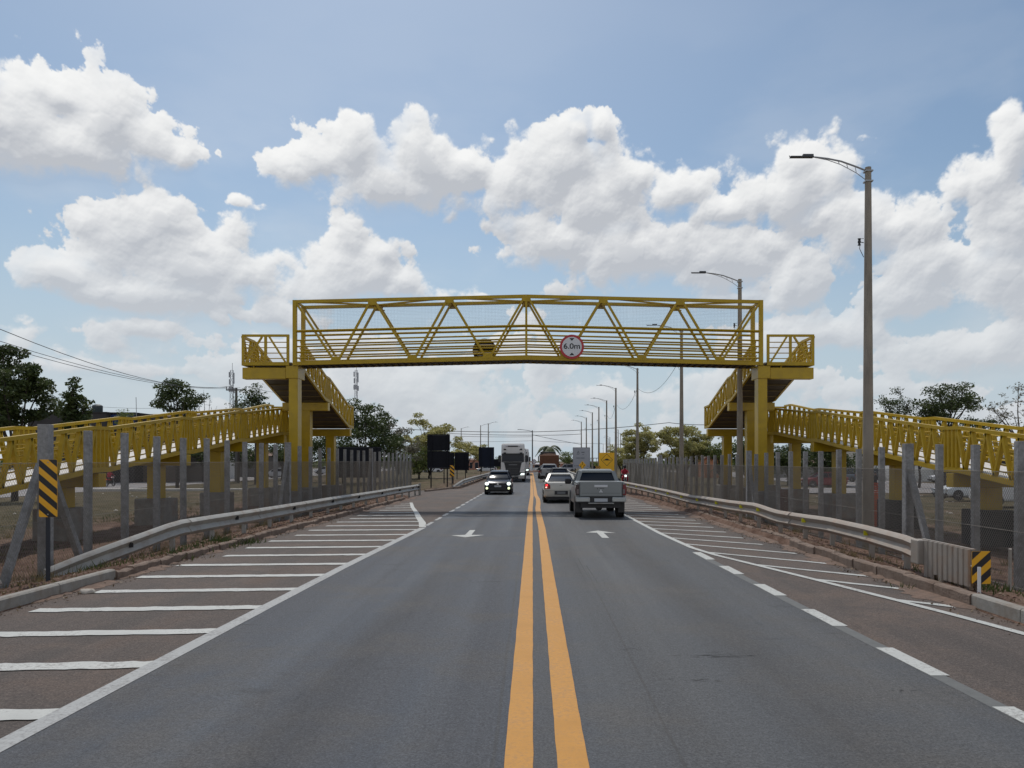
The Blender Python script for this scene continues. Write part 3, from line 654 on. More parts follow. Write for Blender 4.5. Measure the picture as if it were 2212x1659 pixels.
# ------------------------------------------------------------------ footbridge
FB = thing('footbridge', (-0.15, 34.6, 0), 'yellow steel footbridge with zigzag side trusses and long switchback ramps, spanning the road', 'footbridge')
FO = (-0.15, 34.6, 0)
XC, XL, XR = -0.25, -10.47, 10.12
def camber(x): return 0.25*(1 - abs(x-XC)/10.4)
def fb(mb, name, m=Y, parent=None, bevel=0.0): return mb.build(name, m, parent or FB, off=FO, bevel=bevel)
ZB, ZT, ZM = 6.385, 9.11, 7.81
for yy in (34.0, 35.25):
    s = yy
    mb = MB()
    for (xa, xb) in ((XL, XC), (XC, XR)):
        mb.bar((xa, s, ZB+camber(xa)), (xb, s, ZB+camber(xb)), 0.12, 0.16)
        mb.bar((xa, s, ZT+camber(xa)), (xb, s, ZT+camber(xb)), 0.12, 0.14)
    side = fb(mb, 'truss_side')
    top = [XL+0.07, -7.04, -3.64, XC, 3.15, 6.55, XR-0.07]; bot = [-8.65, -5.28, -1.94, 1.45, 4.85, 8.3]
    for i, b in enumerate(bot):
        for t in (top[i], top[i+1]):
            tx = t + (0.10 if t < b else -0.10) if t not in (top[0], top[-1]) else t
            bx = b + (-0.09 if t < b else 0.09)
            mb = MB(); mb.bar((bx, s+0.003, ZB+0.075+camber(b)), (tx, s+0.003, ZT-0.065+camber(t)), 0.09, 0.11, up=(0,1,0))
            fb(mb, 'diagonal', parent=side)
    yg = s - 0.065 if s < 34.5 else s + 0.065
    for b in bot:
        mb = MB(); c_ = ZB+0.02+camber(b); mb.prism([(b-0.26, c_), (b+0.26, c_), (b+0.17, c_+0.22), (b-0.17, c_+0.22)], yg-0.006, yg+0.006); fb(mb, 'gusset_plate', parent=side)
    for t in top[1:-1]:
        mb = MB(); c_ = ZT-0.02+camber(t); mb.prism([(t-0.24, c_), (t-0.15, c_-0.20), (t+0.15, c_-0.20), (t+0.24, c_)], yg-0.006, yg+0.006); fb(mb, 'gusset_plate', parent=side)
    for xx in (XL, XR): mb = MB(); mb.box(xx-0.085, xx+0.085, s-0.075, s+0.075, ZB-0.085, ZT+0.075); fb(mb, 'upright', parent=side)
    mb = MB(); mb.box(XC-0.045, XC+0.045, s-0.05, s+0.05, ZB+0.08+camber(XC), ZT-0.07+camber(XC))
    fb(mb, 'upright', parent=side)
    yin = s + (0.085 if s < 34.5 else -0.085)
    mb = MB()
    for (xa, xb) in ((XL+0.09, XC), (XC, XR-0.09)):
        for dz in (0.25, 0.50, 0.76, 1.03):
            mb.tube([(xa, yin, ZB+dz+camber(xa)), (xb, yin, ZB+dz+camber(xb))], 0.038, 8)
        mb.tube([(xa, yin, ZM+camber(xa)), (xb, yin, ZM+camber(xb))], 0.05, 8)
        if s < 34.5: mb.tube([(xa, s-0.10, ZM+camber(xa)), (xb, s-0.10, ZM+camber(xb))], 0.04, 8)
    fb(mb, 'guard_rail', parent=side)
    mb = MB(); x = XL + 0.1
    yw = yin + (0.03 if s < 34.5 else -0.03)
    while x < XR - 0.1:
        c = camber(x); mb.bar((x, yw, ZM+0.02+c), (x, yw, ZT-0.05+c), 0.0022, 0.0022); x += 0.065
    for k in range(19):
        z = ZM + 0.06 + k*0.065
        for (xa, xb) in ((XL+0.09, XC), (XC, XR-0.09)): mb.bar((xa, yw, z+camber(xa)), (xb, yw, z+camber(xb)), 0.0022, 0.0022)
    fb(mb, 'wire_screen', mat('screen_wire', (0.25, 0.25, 0.25), 0.5, 0.4), parent=side)
# top lateral bracing
mb = MB()
for i in range(6):
    a, b = top[i], top[i+1]
    ya, yb = (34.07, 35.18) if i % 2 == 0 else (35.18, 34.07)
    mb.bar((a, ya, ZT+0.02+camber(a)), (b, yb, ZT+0.02+camber(b)), 0.08, 0.06)
    m_ = (a+b)/2
for i, t in enumerate(top): mb.bar((t, 34.06, ZT-0.01+camber(t)), (t, 35.19, ZT-0.01+camber(t)), 0.08, 0.08)
fb(mb, 'roof_bracing')
mb = MB()
for xx, sg in ((top[1], 1), (top[5], 1)):
    mb = MB(); mb.bar((xx-0.26, 34.0, ZT-0.36+camber(xx)), (xx+0.26, 34.0, ZT-0.36+camber(xx)), 0.05, 0.05); fb(mb, 'stiffener')
    mb = MB(); mb.bar((xx-0.2, 35.25, ZT-0.22+camber(xx)), (xx+0.3, 35.25, ZT-0.22+camber(xx)), 0.05, 0.05); fb(mb, 'stiffener')
pass
# deck
mb = MB()
for (xa, xb) in ((XL+.09, XC), (XC, XR-.09)):
    mb.bar((xa, 34.625, ZB+0.0+camber(xa)), (xb, 34.625, ZB+0.0+camber(xb)), 1.11, 0.06)
x = XL + 0.2
while x < XR - 0.1:
    mb.box(x-0.06, x+0.06, 34.07, 35.18, ZB-0.10+camber(x), ZB-0.031+camber(x)); x += 0.30
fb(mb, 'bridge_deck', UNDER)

def ramp_profile(pts, y): return interp(pts, y)
def guard(name, poly, h, x, inner, parent_name='ramp_guard', nV=6, joints=(), zig=True):
    """railing along poly of (y, z bottom) at x; inner = +1/-1 side where the tubes run"""
    mb = MB()
    for (ya, za), (yb, zb) in zip(poly, poly[1:]):
        mb.bar((x, ya, za+0.07), (x, yb, zb+0.07), 0.10, 0.15)
        mb.bar((x, ya, za+h-0.05), (x, yb, zb+h-0.05), 0.13, 0.10)
    g = fb(mb, 'ramp_guard')
    def z(y): return interp(sorted(poly), y)
    ylo, yhi = min(p[0] for p in poly), max(p[0] for p in poly)
    js = sorted(set([ylo+0.05, yhi-0.05] + [j for j in joints if ylo < j < yhi]))
    for j in js:
        for o in ((-0.33, -0.11, 0.11, 0.33) if (ylo+0.1 < j < yhi-0.1) else (0.0,)):
            mb = MB(); mb.box(x-0.055, x+0.055, j+o-0.035, j+o+0.035, z(j+o)+0.14, z(j+o)+h-0.095)
            fb(mb, 'post', parent=g)
    for a, b in zip(js, js[1:]):
        a2 = a + (0.36 if a > ylo+0.1 else 0.05); b2 = b - (0.36 if b < yhi-0.1 else 0.05)
        k = max(1, round((b2-a2)/0.72)); st = (b2-a2)/k; d = 0.045; rings = []
        for i in range(2*k+1):
            q = a2 + i*st/2; top_ = i % 2 == 0; zz = z(q)+h-0.10 if top_ else z(q)+0.145
            for e in ((d, -d) if False else (0,)):
                # one bent flat bar: mitred at each turn
                sl = (h-0.245)/(st/2)
                dz = d*math.sqrt(1+sl*sl)
                rings.append([(x-0.055, q, zz - (0 if not top_ else dz*1.0)), (x+0.055, q, zz - (0 if not top_ else dz*1.0)), (x+0.055, q, zz + (0 if top_ else dz*1.0)), (x-0.055, q, zz + (0 if top_ else dz*1.0))])
        bars = MB()
        for r0, r1, i in zip(rings, rings[1:], range(2*k)):
            q0, q1 = r0[0][1], r1[0][1]; z0 = z(q0)+h-0.10 if i % 2 == 0 else z(q0)+0.145; z1_ = z(q1)+0.145 if i % 2 == 0 else z(q1)+h-0.10
            qa, qb = q0+0.012, q1-0.012
            bars.v += []
            ring_a = [(x-0.055, qa-d, z0), (x+0.055, qa-d, z0), (x+0.055, qa+d, z0), (x-0.055, qa+d, z0)]
            ring_b = [(x-0.055, qb-d, z1_), (x+0.055, qb-d, z1_), (x+0.055, qb+d, z1_), (x-0.055, qb+d, z1_)]
            if i == 0: ring0 = len(bars.v); bars.v += ring_a
            n0 = len(bars.v); bars.v += ring_b
            for m_ in range(4): bars.f.append((ring0+m_, ring0+(m_+1)%4, n0+(m_+1)%4, n0+m_)); bars.m.append(0)
            ring0 = n0
        fb(bars, 'zigzag_bar', parent=g)
    mb = MB()
    for k in range(5):
        dz = 0.28 + k*(h-0.45)/5
        for (ya, za), (yb, zb) in zip(poly, poly[1:]):
            mb.tube([(x+inner*0.09, ya, za+dz), (x+inner*0.09, yb, zb+dz)], 0.022, 6)
    fb(mb, 'hand_rail', parent=g)
def deck(poly, xa, xb):
    mb = MB(); mt = MB()
    for (ya, za), (yb, zb) in zip(poly, poly[1:]):
        mb.bar(((xa+xb)/2, ya, za+0.07), ((xa+xb)/2, yb, zb+0.07), abs(xb-xa)-0.12, 0.07)
        mt.bar(((xa+xb)/2, ya, za+0.125), ((xa+xb)/2, yb, zb+0.125), abs(xb-xa)-0.13, 0.035)
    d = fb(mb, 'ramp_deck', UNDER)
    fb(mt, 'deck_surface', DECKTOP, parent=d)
    mr = MB(); ys_ = sorted(poly); y = ys_[0][0] + 0.3
    while y < ys_[-1][0]:
        z = interp(ys_, y); mr.box(min(xa, xb)+0.06, max(xa, xb)-0.06, y-0.03, y+0.03, z-0.02, z+0.034); y += 0.75
    fb(mr, 'cross_rib', mat('dark_rib', (0.13, 0.09, 0.03), 0.7, noise=0.2, scale=3), parent=d)  # ribs coloured darker than the yellow steel
JL = [11.6, 17.4, 23.2, 29.0, 34.6, 40.4]
ZJ = [0.55, 1.15, 1.75, 2.36, 2.95, 3.46]
for sgn in (-1, 1):
    def X(v): return -v if sgn < 0 else v - 0.34
    xi, xo = X(10.58), X(12.78)          # upper ramp
    H1 = 1.30
    up = [(34.0, 6.31), (35.35, 6.31), (39.4, 5.16), (40.1, 5.12), (44.3, 4.02), (45.5, 3.99)]
    guard('ramp_guard', [p for p in up if p[0] >= 35.3], 1.30, xi, sgn, joints=(39.8,))
    guard('ramp_guard', up, 1.30, xo, -sgn, joints=(35.4, 39.8))
    deck(up, xi, xo)
    # landing front rail
    mb = MB(); a, b = sorted((X(10.72), X(12.80)))
    zb, zt = 6.30, 7.67
    mb.box(a, b, 33.94, 34.04, zb, zb+0.15); mb.box(a, b, 33.94, 34.04, zt-0.10, zt)
    m_ = (a+b)/2
    for xx in (a+0.055, m_, b-0.055): mb.box(xx-0.055, xx+0.055, 33.945, 34.035, zb+0.15, zt-0.10)
    for e, s_ in ((a+0.17, -1), (b-0.17, 1)): mb.bar((e, 33.99, zb+0.15), (m_+s_*0.16, 33.99, zt-0.10), 0.07, 0.10, up=(0,1,0))
    g = fb(mb, 'landing_guard')
    mb = MB()
    for z in (6.62, 6.86, 7.10, 7.34): mb.tube([(a+.05, 34.07, z), (b-.05, 34.07, z)], 0.022, 6)
    fb(mb, 'hand_rail', parent=g)
    # end rail of the far turn
    xe0, xe1 = sorted((X(10.58), X(15.3)))
    mb = MB(); mb.box(xe0, xe1, 45.5, 45.6, 4.0, 4.15); mb.box(xe0, xe1, 45.5, 45.6, 5.2, 5.3)
    k = 10
    for i in range(k):
        p0, p1 = lerp(xe0, xe1, i/k), lerp(xe0, xe1, (i+1)/k); pm = (p0+p1)/2
        mb.bar((p0, 45.55, 5.2), (pm, 45.55, 4.15), 0.06, 0.07, up=(0,1,0)); mb.bar((pm, 45.55, 4.15), (p1, 45.55, 5.2), 0.06, 0.07, up=(0,1,0))
    fb(mb, 'landing_guard')
    mb = MB(); q0, q1 = sorted((X(12.86), X(15.3))); mb.box(q0, q1, 44.3, 45.48, 4.02, 4.10)
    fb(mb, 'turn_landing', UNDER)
    # lower ramp
    xi2, xo2 = X(13.0), X(15.3)
    low = []
    for j, z in zip(JL, ZJ): low += [(j-0.45, z-0.01), (j+0.45, z+0.01)]
    low = [(4.9, -0.15)] + low + [(44.4, 3.99), (45.48, 4.0)]
    guard('ramp_guard', [p for p in low if p[0] < 44.5], 1.38, xi2, sgn, joints=JL)
    guard('ramp_guard', low, 1.38, xo2, -sgn, joints=JL)
    deck(low, xi2, xo2)
    # support frames
    def pier(yc, zc, x0, x1, xcol, colw, footz, footm, bh=0.45, gzv=-0.45, fw=0.56):
        mb = MB(); x0, x1 = sorted((x0, x1))
        mb.box(x0, x1, yc-0.2, yc+0.2, zc-bh, zc-0.03)
        cb = fb(mb, 'cross_beam', YC, bevel=0.015)
        mb = MB(); mb.box(xcol-colw/2, xcol+colw/2, yc-0.24, yc+0.24, footz, zc-bh)
        fb(mb, 'column', YC, bevel=0.015)
        mb = MB(); mb.box(xcol-fw, xcol+fw, yc-fw, yc+fw, gzv, footz)
        fb(mb, 'footing', footm, bevel=0.03)
    fm = FOOT
    for i, (j, z) in enumerate(zip(JL, ZJ)):
        if j < 17: continue
        pier(j, z, X(12.94), X(15.5), X(14.15), 0.48, (0.68 if sgn < 0 else 0.62) if j > 20 else 0.4, FOOT if sgn < 0 else (FOOTD if j < 30 else FOOT))
    pier(39.8, 5.12, X(10.5), X(12.85), X(11.65), 0.48, 0.72, FOOT)
    pier(44.6, 3.96, X(10.5), X(12.85), X(11.65), 0.48, 0.7, FOOT)
    pier(44.9, 3.97, X(12.95), X(15.5), X(14.15), 0.48, 0.7, FOOT)
    # main portal column with cap and cantilever
    a, b = sorted((X(10.36), X(10.76)))
    mb = MB(); mb.box(a, b, 34.05, 34.62, 0.75, 5.76); fb(mb, 'column', YC, bevel=0.015)
    a2, b2 = sorted((X(10.36), X(10.86)))
    mb = MB(); mb.box(a2-0.02, b2+0.02, 34.0, 35.05, 5.74, 6.295); fb(mb, 'column_cap', YC, bevel=0.015)
    a3, b3 = sorted((X(10.90), X(12.82)))
    mb = MB(); mb.box(a3, b3, 34.06, 34.5, 5.72, 6.22); mb.box((a3+b3)/2-0.5, (a3+b3)/2-0.44, 34.1, 34.2, 6.22, 6.31); fb(mb, 'cross_beam', YC, bevel=0.015)
    mb = MB(); mb.box((a+b)/2-0.5, (a+b)/2+0.5, 33.85, 34.85, -0.45, 0.75); fb(mb, 'footing', FOOT, bevel=0.03)

# height limit sign
SG = thing('height_limit_sign', (1.76, 33.86, 6.58), 'round red and white height limit sign reading 6.0m on the front of the footbridge', 'road sign')
SO = (0, 0, 0)
mb = MB(); mb.disc((0, 0.0, 0.53), 0.535, 'y', 40, 0.02); mb.build('rim_ring', SIGNR, SG)
mb = MB(); mb.disc((0, -0.012, 0.53), 0.435, 'y', 40, 0.012); face = mb.build('sign_face', SIGNW, SG)
mb = MB(); mb.sheet([(-0.115, -0.022, 0.93-.02), (0.115, -0.022, 0.91), (0.0, -0.022, 0.79)]); mb.sheet([(-0.115, -0.022, 0.15), (0.115, -0.022, 0.15), (0.0, -0.022, 0.27)])
mb.build('triangle_mark', BLACK, SG, fixn=False)
text_mesh('lettering', '6.0m', 0.335, BLACK, SG, loc=(0.0, -0.022, 0.545), extrude=0.003, bold=0.006, sx=1.12)
mb = MB(); mb.disc((-2.18, 35.42, 7.17), 0.55, 'y', 36, 0.02)
o = mb.build('round_sign', SIGNB, None); tag(o, 'round road sign seen from its black back, behind the footbridge rails', 'road sign')
mb = MB(); mb.box(-2.5, -1.86, 35.33, 35.405, 6.9, 6.95); mb.box(-2.5, -1.86, 35.33, 35.405, 7.4, 7.45); mb.build('bracket', GALV, o)

# ------------------------------------------------------------------ guard rails
def wbeam(z, y=0):
    z -= 0.03
    return [(0.0, z-0.19), (0.05, z-0.155), (0.09, z-0.11), (0.05, z-0.05), (0.005, z), (0.05, z+0.05), (0.09, z+0.11), (0.05, z+0.155), (0.0, z+0.19),
            (-0.012, z+0.185), (-0.008, z), (-0.012, z-0.185)]
def guardrail(name, label, pts, side, m, post_ys, gzf, refl=None, beam_h=0.31, group=None, endpost=None):
    """pts: list of (y, x, z of beam centre); side +1: beam bulges to +x"""
    o = thing(name, (pts[0][1], pts[0][0], 0), label, 'guard rail', group); off = tuple(o.location)
    P = [(p[0], p[1]) for p in pts]; Zc = [(p[0], p[2]) for p in pts]
    mb = MB(); y0, y1 = pts[0][0], pts[-1][0]; k = max(4, int((y1-y0)/0.5)); rings = []
    for i in range(k+1):
        y = lerp(y0, y1, i/k); x = interp(P, y); z = interp(Zc, y)
        rings.append([(x + side*u, y, w) for u, w in wbeam(z)])
    mb.loft(rings, True)
    rail = mb.build('w_beam', m, o, off=off, smooth=50)
    mb = MB()
    y = y0 + 3.5
    while y < y1 - 0.5:
        x = interp(P, y); z = interp(Zc, y)
        rings = [[(x + side*(u*1.03+0.006 if u > 0 else u), yy, w) for u, w in wbeam(z)] for yy in (y-0.16, y+0.16)]
        mb = MB(); mb.loft(rings, True); mb.build('lap_joint', m, rail, off=off, smooth=50)
        y += 4.0
    for y in post_ys:
        x = interp(P, y) - side*0.10; z = interp(Zc, y); g = gzf(x, y)-0.2
        mb = MB(); mb.box(x-0.05, x+0.05, y-0.035, y-0.028, g, z+0.10); mb.box(x-0.05, x-0.044, y-0.028, y+0.035, g, z+0.10); mb.box(x+0.044, x+0.05, y-0.028, y+0.035, g, z+0.10)
        mb.box(x+side*0.051-0.03, x+side*0.051+0.03, y-0.07, y+0.07, z-0.09, z+0.09)
        mb.build('post', m, o, off=off)
    if refl:
        ys_, rm, face = refl
        for y in ys_:
            x = interp(P, y) + side*0.03; z = interp(Zc, y)
            mb = MB(); mb.box(x-0.01, x+0.05*1, y-0.012, y+0.012, z-0.055, z+0.05)
            mb.box(min(x, x+side*0.09), max(x, x+side*0.09), y-0.022, y-0.013, z-0.05, z+0.05)
            mb.build('reflector', rm, o, off=off, bevel=0.004)
    return o
lp = [(14.9, -9.45, -0.16), (15.6, -9.0, 0.10), (16.2, -8.62, 0.28), (17.7, -8.2, 0.56), (19.6, -8.07, 0.565), (21.4, -7.95, 0.56), (26, -7.78, 0.55), (29, -7.62, 0.56), (32.5, -7.58, 0.53), (37, -7.35, 0.52), (41, -7.2, 0.52), (44.5, -7.12, 0.49), (47, -6.95, 0.50)]
gl = guardrail('guard_rail', 'grey steel guard rail curving down into the soil beside the left hatching', lp, 1, GALV, [17.75, 19.65, 21.5, 23.4, 25.3, 27.2, 29.1, 31, 33, 35, 37, 39, 41, 43, 45, 46.6], gz,
          refl=([16.35, 20.7, 25.1, 29.2, 33.3, 37.4, 41.5, 45.3, 46.8], BLACK, 1))
mb = MB(); mb.box(-6.93, -6.80, 47.0, 47.12, -0.2, 0.72); mb.build('end_post', GALV, gl, off=tuple(gl.location))
rp = [(13.3, 6.72, 0.56), (14.4, 7.0, 0.55), (16.7, 7.28, 0.535), (18.9, 7.28, 0.55), (20.1, 7.05, 0.55), (21.5, 6.85, 0.56), (23.2, 6.78, 0.66), (26, 6.72, 0.60), (30, 6.62, 0.56), (31.3, 6.6, 0.52), (36, 6.5, 0.55), (43, 6.4, 0.55), (53, 6.1, 0.55)]
gr = guardrail('guard_rail', 'dusty steel guard rail with yellow reflectors and a ribbed end box on the right', rp, -1, GALVD, [14.6, 16.7, 18.9, 20.1, 21.5, 23.3, 25.2, 27, 29, 31, 33, 35, 37, 39, 41, 43, 45, 47, 49, 51, 52.8], gz,
          refl=([16.6, 19.9, 22.9, 24.6, 27.6, 30.5, 33.4, 36.4, 39.6, 42.8, 46, 49.2], mat('reflector_yellow', (0.62, 0.58, 0.02), 0.35, emit=None), 1))
# ribbed terminal box
go = tuple(gr.location)
mb = MB(); mb.box(6.60, 6.80, 13.15, 13.42, 0.32, 0.74); mb.build('beam_clamp', GALVD, gr, off=go, bevel=0.02)
mb = MB(); k = 9
for i in range(k):
    ya, yb = lerp(13.15, 11.86, i/k), lerp(13.15, 11.86, (i+1)/k); xa, xb = lerp(6.73, 6.78, i/k), lerp(6.73, 6.78, (i+1)/k)
    zt = lerp(0.74, 0.72, i/k); zb = (0.02 if i < 2 else 0.20 if i == 2 else 0.02 if i == 3 else 0.15)
    e = 0.035
    mb._add([(xa, ya, zb), (xa-e, ya-0.012, zb), (xb-e, yb+0.045, zb), (xb, yb+0.03, zb), (xa, ya, zt), (xa-e, ya-0.012, zt), (xb-e, yb+0.045, zt), (xb, yb+0.03, zt)],
            [(0,3,2,1),(4,5,6,7),(0,1,5,4),(1,2,6,5),(2,3,7,6),(3,0,4,7)])
mb.bar((6.76, 13.3, 0.745), (6.80, 11.83, 0.73), 0.05, 0.02)
mb.bar((6.90, 13.15, 0.2), (6.92, 11.9, 0.2), 0.02, 0.5)
mb.box(6.76, 6.84, 13.0, 13.08, -0.2, 0.7); mb.box(6.82, 6.90, 12.0, 12.08, -0.2, 0.45)
mb.build('ribbed_end_box', GALVD, gr, off=go)
def far_rail(pts, label, ps):
    return guardrail('guard_rail', label, pts, 1 if pts[-1][1] < 0 else -1, GALV, ps, gz, group=None)
far_rail([(59.2, -6.1, -0.02), (60.5, -5.85, 0.2), (62.5, -5.58, 0.42), (70, -5.5, 0.45), (90, -5.35, 0.45), (128, -5.2, 0.45)], 'far grey guard rail rising from the ground beyond the junction on the left', [61.8] + [64+3*i for i in range(21)])
far_rail([(66, 5.0, 0.5), (80, 4.95, 0.5), (104, 5.2, 0.5), (140, 6.3, 0.5)], 'far guard rail beyond the pickup truck on the right verge', [68+4*i for i in range(18)])

# ------------------------------------------------------------------ chain link fences
def fence(label, x, y0, y1, step, zb, zt, zmesh, thick_at, seed, sgn):
    rng = random.Random(seed)
    o = thing('chain_link_fence', (x, y0, zb), label, 'fence'); off = (x, y0, zb)
    def post(xx, yy, w, d, top, lean=0.0):
        mb = MB(); l = lean
        mb._add([(xx-w/2, yy-d/2, zb-0.3), (xx+w/2, yy-d/2, zb-0.3), (xx+w/2, yy+d/2, zb-0.3), (xx-w/2, yy+d/2, zb-0.3),
                 (xx-w/2+l, yy-d/2, top), (xx+w/2+l, yy-d/2, top), (xx+w/2+l, yy+d/2, top), (xx-w/2+l, yy+d/2, top)],
                [(0,3,2,1),(4,5,6,7),(0,1,5,4),(1,2,6,5),(2,3,7,6),(3,0,4,7)])
        mb.build('fence_post', POSTC, o, off=off, bevel=0.008)
    y = y0
    while y < y1:
        if min(abs(y-t_) for t_ in thick_at) > 0.5: post(x, y, 0.135, 0.135, zt + 0.05*(rng.random()-.5) - 0.004*(y-y0)*0.9, 0.03*(rng.random()-.5))
        y += step
    for ty in thick_at:
        post(x-0.02*sgn, ty, 0.21, 0.2, zt+0.05)
        for s_ in ((-1, 1) if (ty == thick_at[0] and sgn < 0) else (-1,)):
            mb = MB(); mb.bar((x, ty+s_*0.12, zt-0.75), (x-0.04*sgn, ty+s_*1.35, zb-0.1), 0.13, 0.13); mb.build('brace', POSTC, o, off=off, bevel=0.008)
    # mesh of crossed wires
    mb = MB(); Hh = zmesh - zb; xm = x - sgn*0.085; p = 0.070
    y = y0 - Hh*0.75
    W = 0.0052
    slope = 0.75
    while y < y1:
        for s_ in (1, -1):
            ya, yb = (y, y+Hh*slope) if s_ > 0 else (y+Hh*slope, y)
            za, zb_ = zb, zmesh
            def clip(ya, za, yb, zb2):
                lo, hi = y0-0.1, y1
                pa, pb = [ya, za], [yb, zb2]
                for q, r in ((pa, pb), (pb, pa)):
                    for lim, cond in ((lo, q[0] < lo), (hi, q[0] > hi)):
                        if cond:
                            t = (lim-q[0])/(r[0]-q[0]) if abs(r[0]-q[0]) > 1e-6 else 0
                            q[1] = q[1] + (r[1]-q[1])*t; q[0] = lim
                return pa, pb
            if max(ya, yb) < y0 or min(ya, yb) > y1: continue
            pa, pb = clip(ya, za, yb, zb_)
            w1 = 0.02*noise2(pa[0]*0.7, 2); w2 = 0.03*noise2(pb[0]*0.7, 5)
            A = Vector((xm+w1, *pa)); B = Vector((xm+w2, *pb)); dd = Vector((W, 0, 0)); u = Vector((0, W*0.8, 0))
            mb._add([A, A+dd, A+u, B, B+dd, B+u], [(0,1,4,3),(1,2,5,4),(2,0,3,5)])
        y += p
    for z in (zb+0.08, (zb+zmesh)/2, zmesh):
        mb.tube([(xm, y0-0.1, z), (xm, y1, z)], 0.004, 4)
    mb.build('wire_mesh', WIRE, o, off=off, fixn=False)
    return o
fence('chain link fence on square concrete posts behind the left guard rail', -9.85, 13.95, 62.5, 1.56, -0.28, 2.78, 2.05, (15.55, 31.0, 47.0), 3, -1)
fence('chain link fence on square concrete posts behind the right guard rail', 9.55, 12.14, 80.0, 1.475, -0.46, 2.48, 1.88, (19.5, 33.8, 57.0), 5, 1)
mb = MB(); mb.tube([(8.0, 12.9, -0.4), (8.05, 12.95, 0.3), (8.02, 12.9, 0.62)], [0.035, 0.03, 0.028], 6)
tag(mb.build('wooden_stake', mat('weathered_wood', (0.36, 0.33, 0.29), 0.9, noise=0.2, scale=6)), 'pale weathered wooden stake before the right fence, behind the striped board', 'stake')
mb = MB(); mb.box(6.70, 6.75, 11.56, 11.575, 0.0, 0.50)
tag(mb.build('marker_stake', WHITE, bevel=0.003), 'thin white flat stake in front of the striped board on the right', 'stake')

# ------------------------------------------------------------------ striped hazard boards
def stripes(mb, w, h, z0, ang, n, y, width=0.5, flip=1, mi=0, ph=0.0):
    """diagonal bands clipped to the board rectangle"""
    pitch = h / n; 
    for i in range(-3, n+4):
        zc = z0 + (i+ph)*pitch
        poly = []
        # band: z = zc + flip*ang*x ... clipped
        def zz(x, o): return zc + o + flip*ang*x
        pts = []
        N_ = 16
        up = [(lerp(-w/2, w/2, k/N_), zz(lerp(-w/2, w/2, k/N_), pitch*width)) for k in range(N_+1)]
        dn = [(lerp(-w/2, w/2, k/N_), zz(lerp(-w/2, w/2, k/N_), 0)) for k in range(N_+1)]
        for k in range(N_):
            q = [dn[k], dn[k+1], up[k+1], up[k]]
            q = [(x, min(max(z, z0), z0+h)) for x, z in q]
            if max(z for _, z in q) - min(z for _, z in q) > 1e-4 and not (q[0][1] == q[3][1] and q[1][1] == q[2][1]):
                mb.sheet([(x, y, z) for x, z in q], mi)
def hazard(label, loc, w, h, z0, flip, n, postx=0.0, rz=0.0, group=None, post=True, ang=0.85):
    o = thing('hazard_board', loc, label, 'hazard sign', group, rz)
    mb = MB(); mb.prism(rr(w/2, z0, z0+h, 0.02), -0.006, 0.0); b = mb.build('board', SIGNYL, o)
    mb = MB(); stripes(mb, w-0.004, h-0.004, z0+0.002, ang, n, -0.0085, 0.5, flip); mb.build('black_stripe', BLACK, b, fixn=False)
    if post:
        mb = MB(); mb.box(postx-0.03, postx+0.03, 0.004, 0.045, -0.3, z0+h-0.02); mb.build('post', mat('dark_blue_post', (0.02, 0.025, 0.035), 0.6), o)
        mb = MB(); mb.disc((0.0, -0.012, z0+h-0.05), 0.012, 'y', 8, 0.006); mb.disc((0, -0.012, z0+0.05), 0.012, 'y', 8, 0.006); mb.build('bolt', GALV, o)
    return o
hazard('tall board with black and orange diagonal stripes on a dark post at the left kerb', (-8.56, 13.62, 0.0), 0.325, 1.02, 1.10, -1, 4, -0.02)
hazard('short striped black and orange board on the ribbed end of the right guard rail', (6.89, 11.80, 0.0), 0.29, 0.50, 0.21, 1, 2, 0.1, post=False, ang=0.9)
hazard('small striped board before the far left guard rail', (-6.1, 58.8, 0.0), 0.34, 0.90, 0.84, -1, 3)
hazard('small red and black striped board beside the yellow hump sign', (5.5, 64, 0.0), 0.4, 0.5, 1.15, 1, 3, ang=0.9)
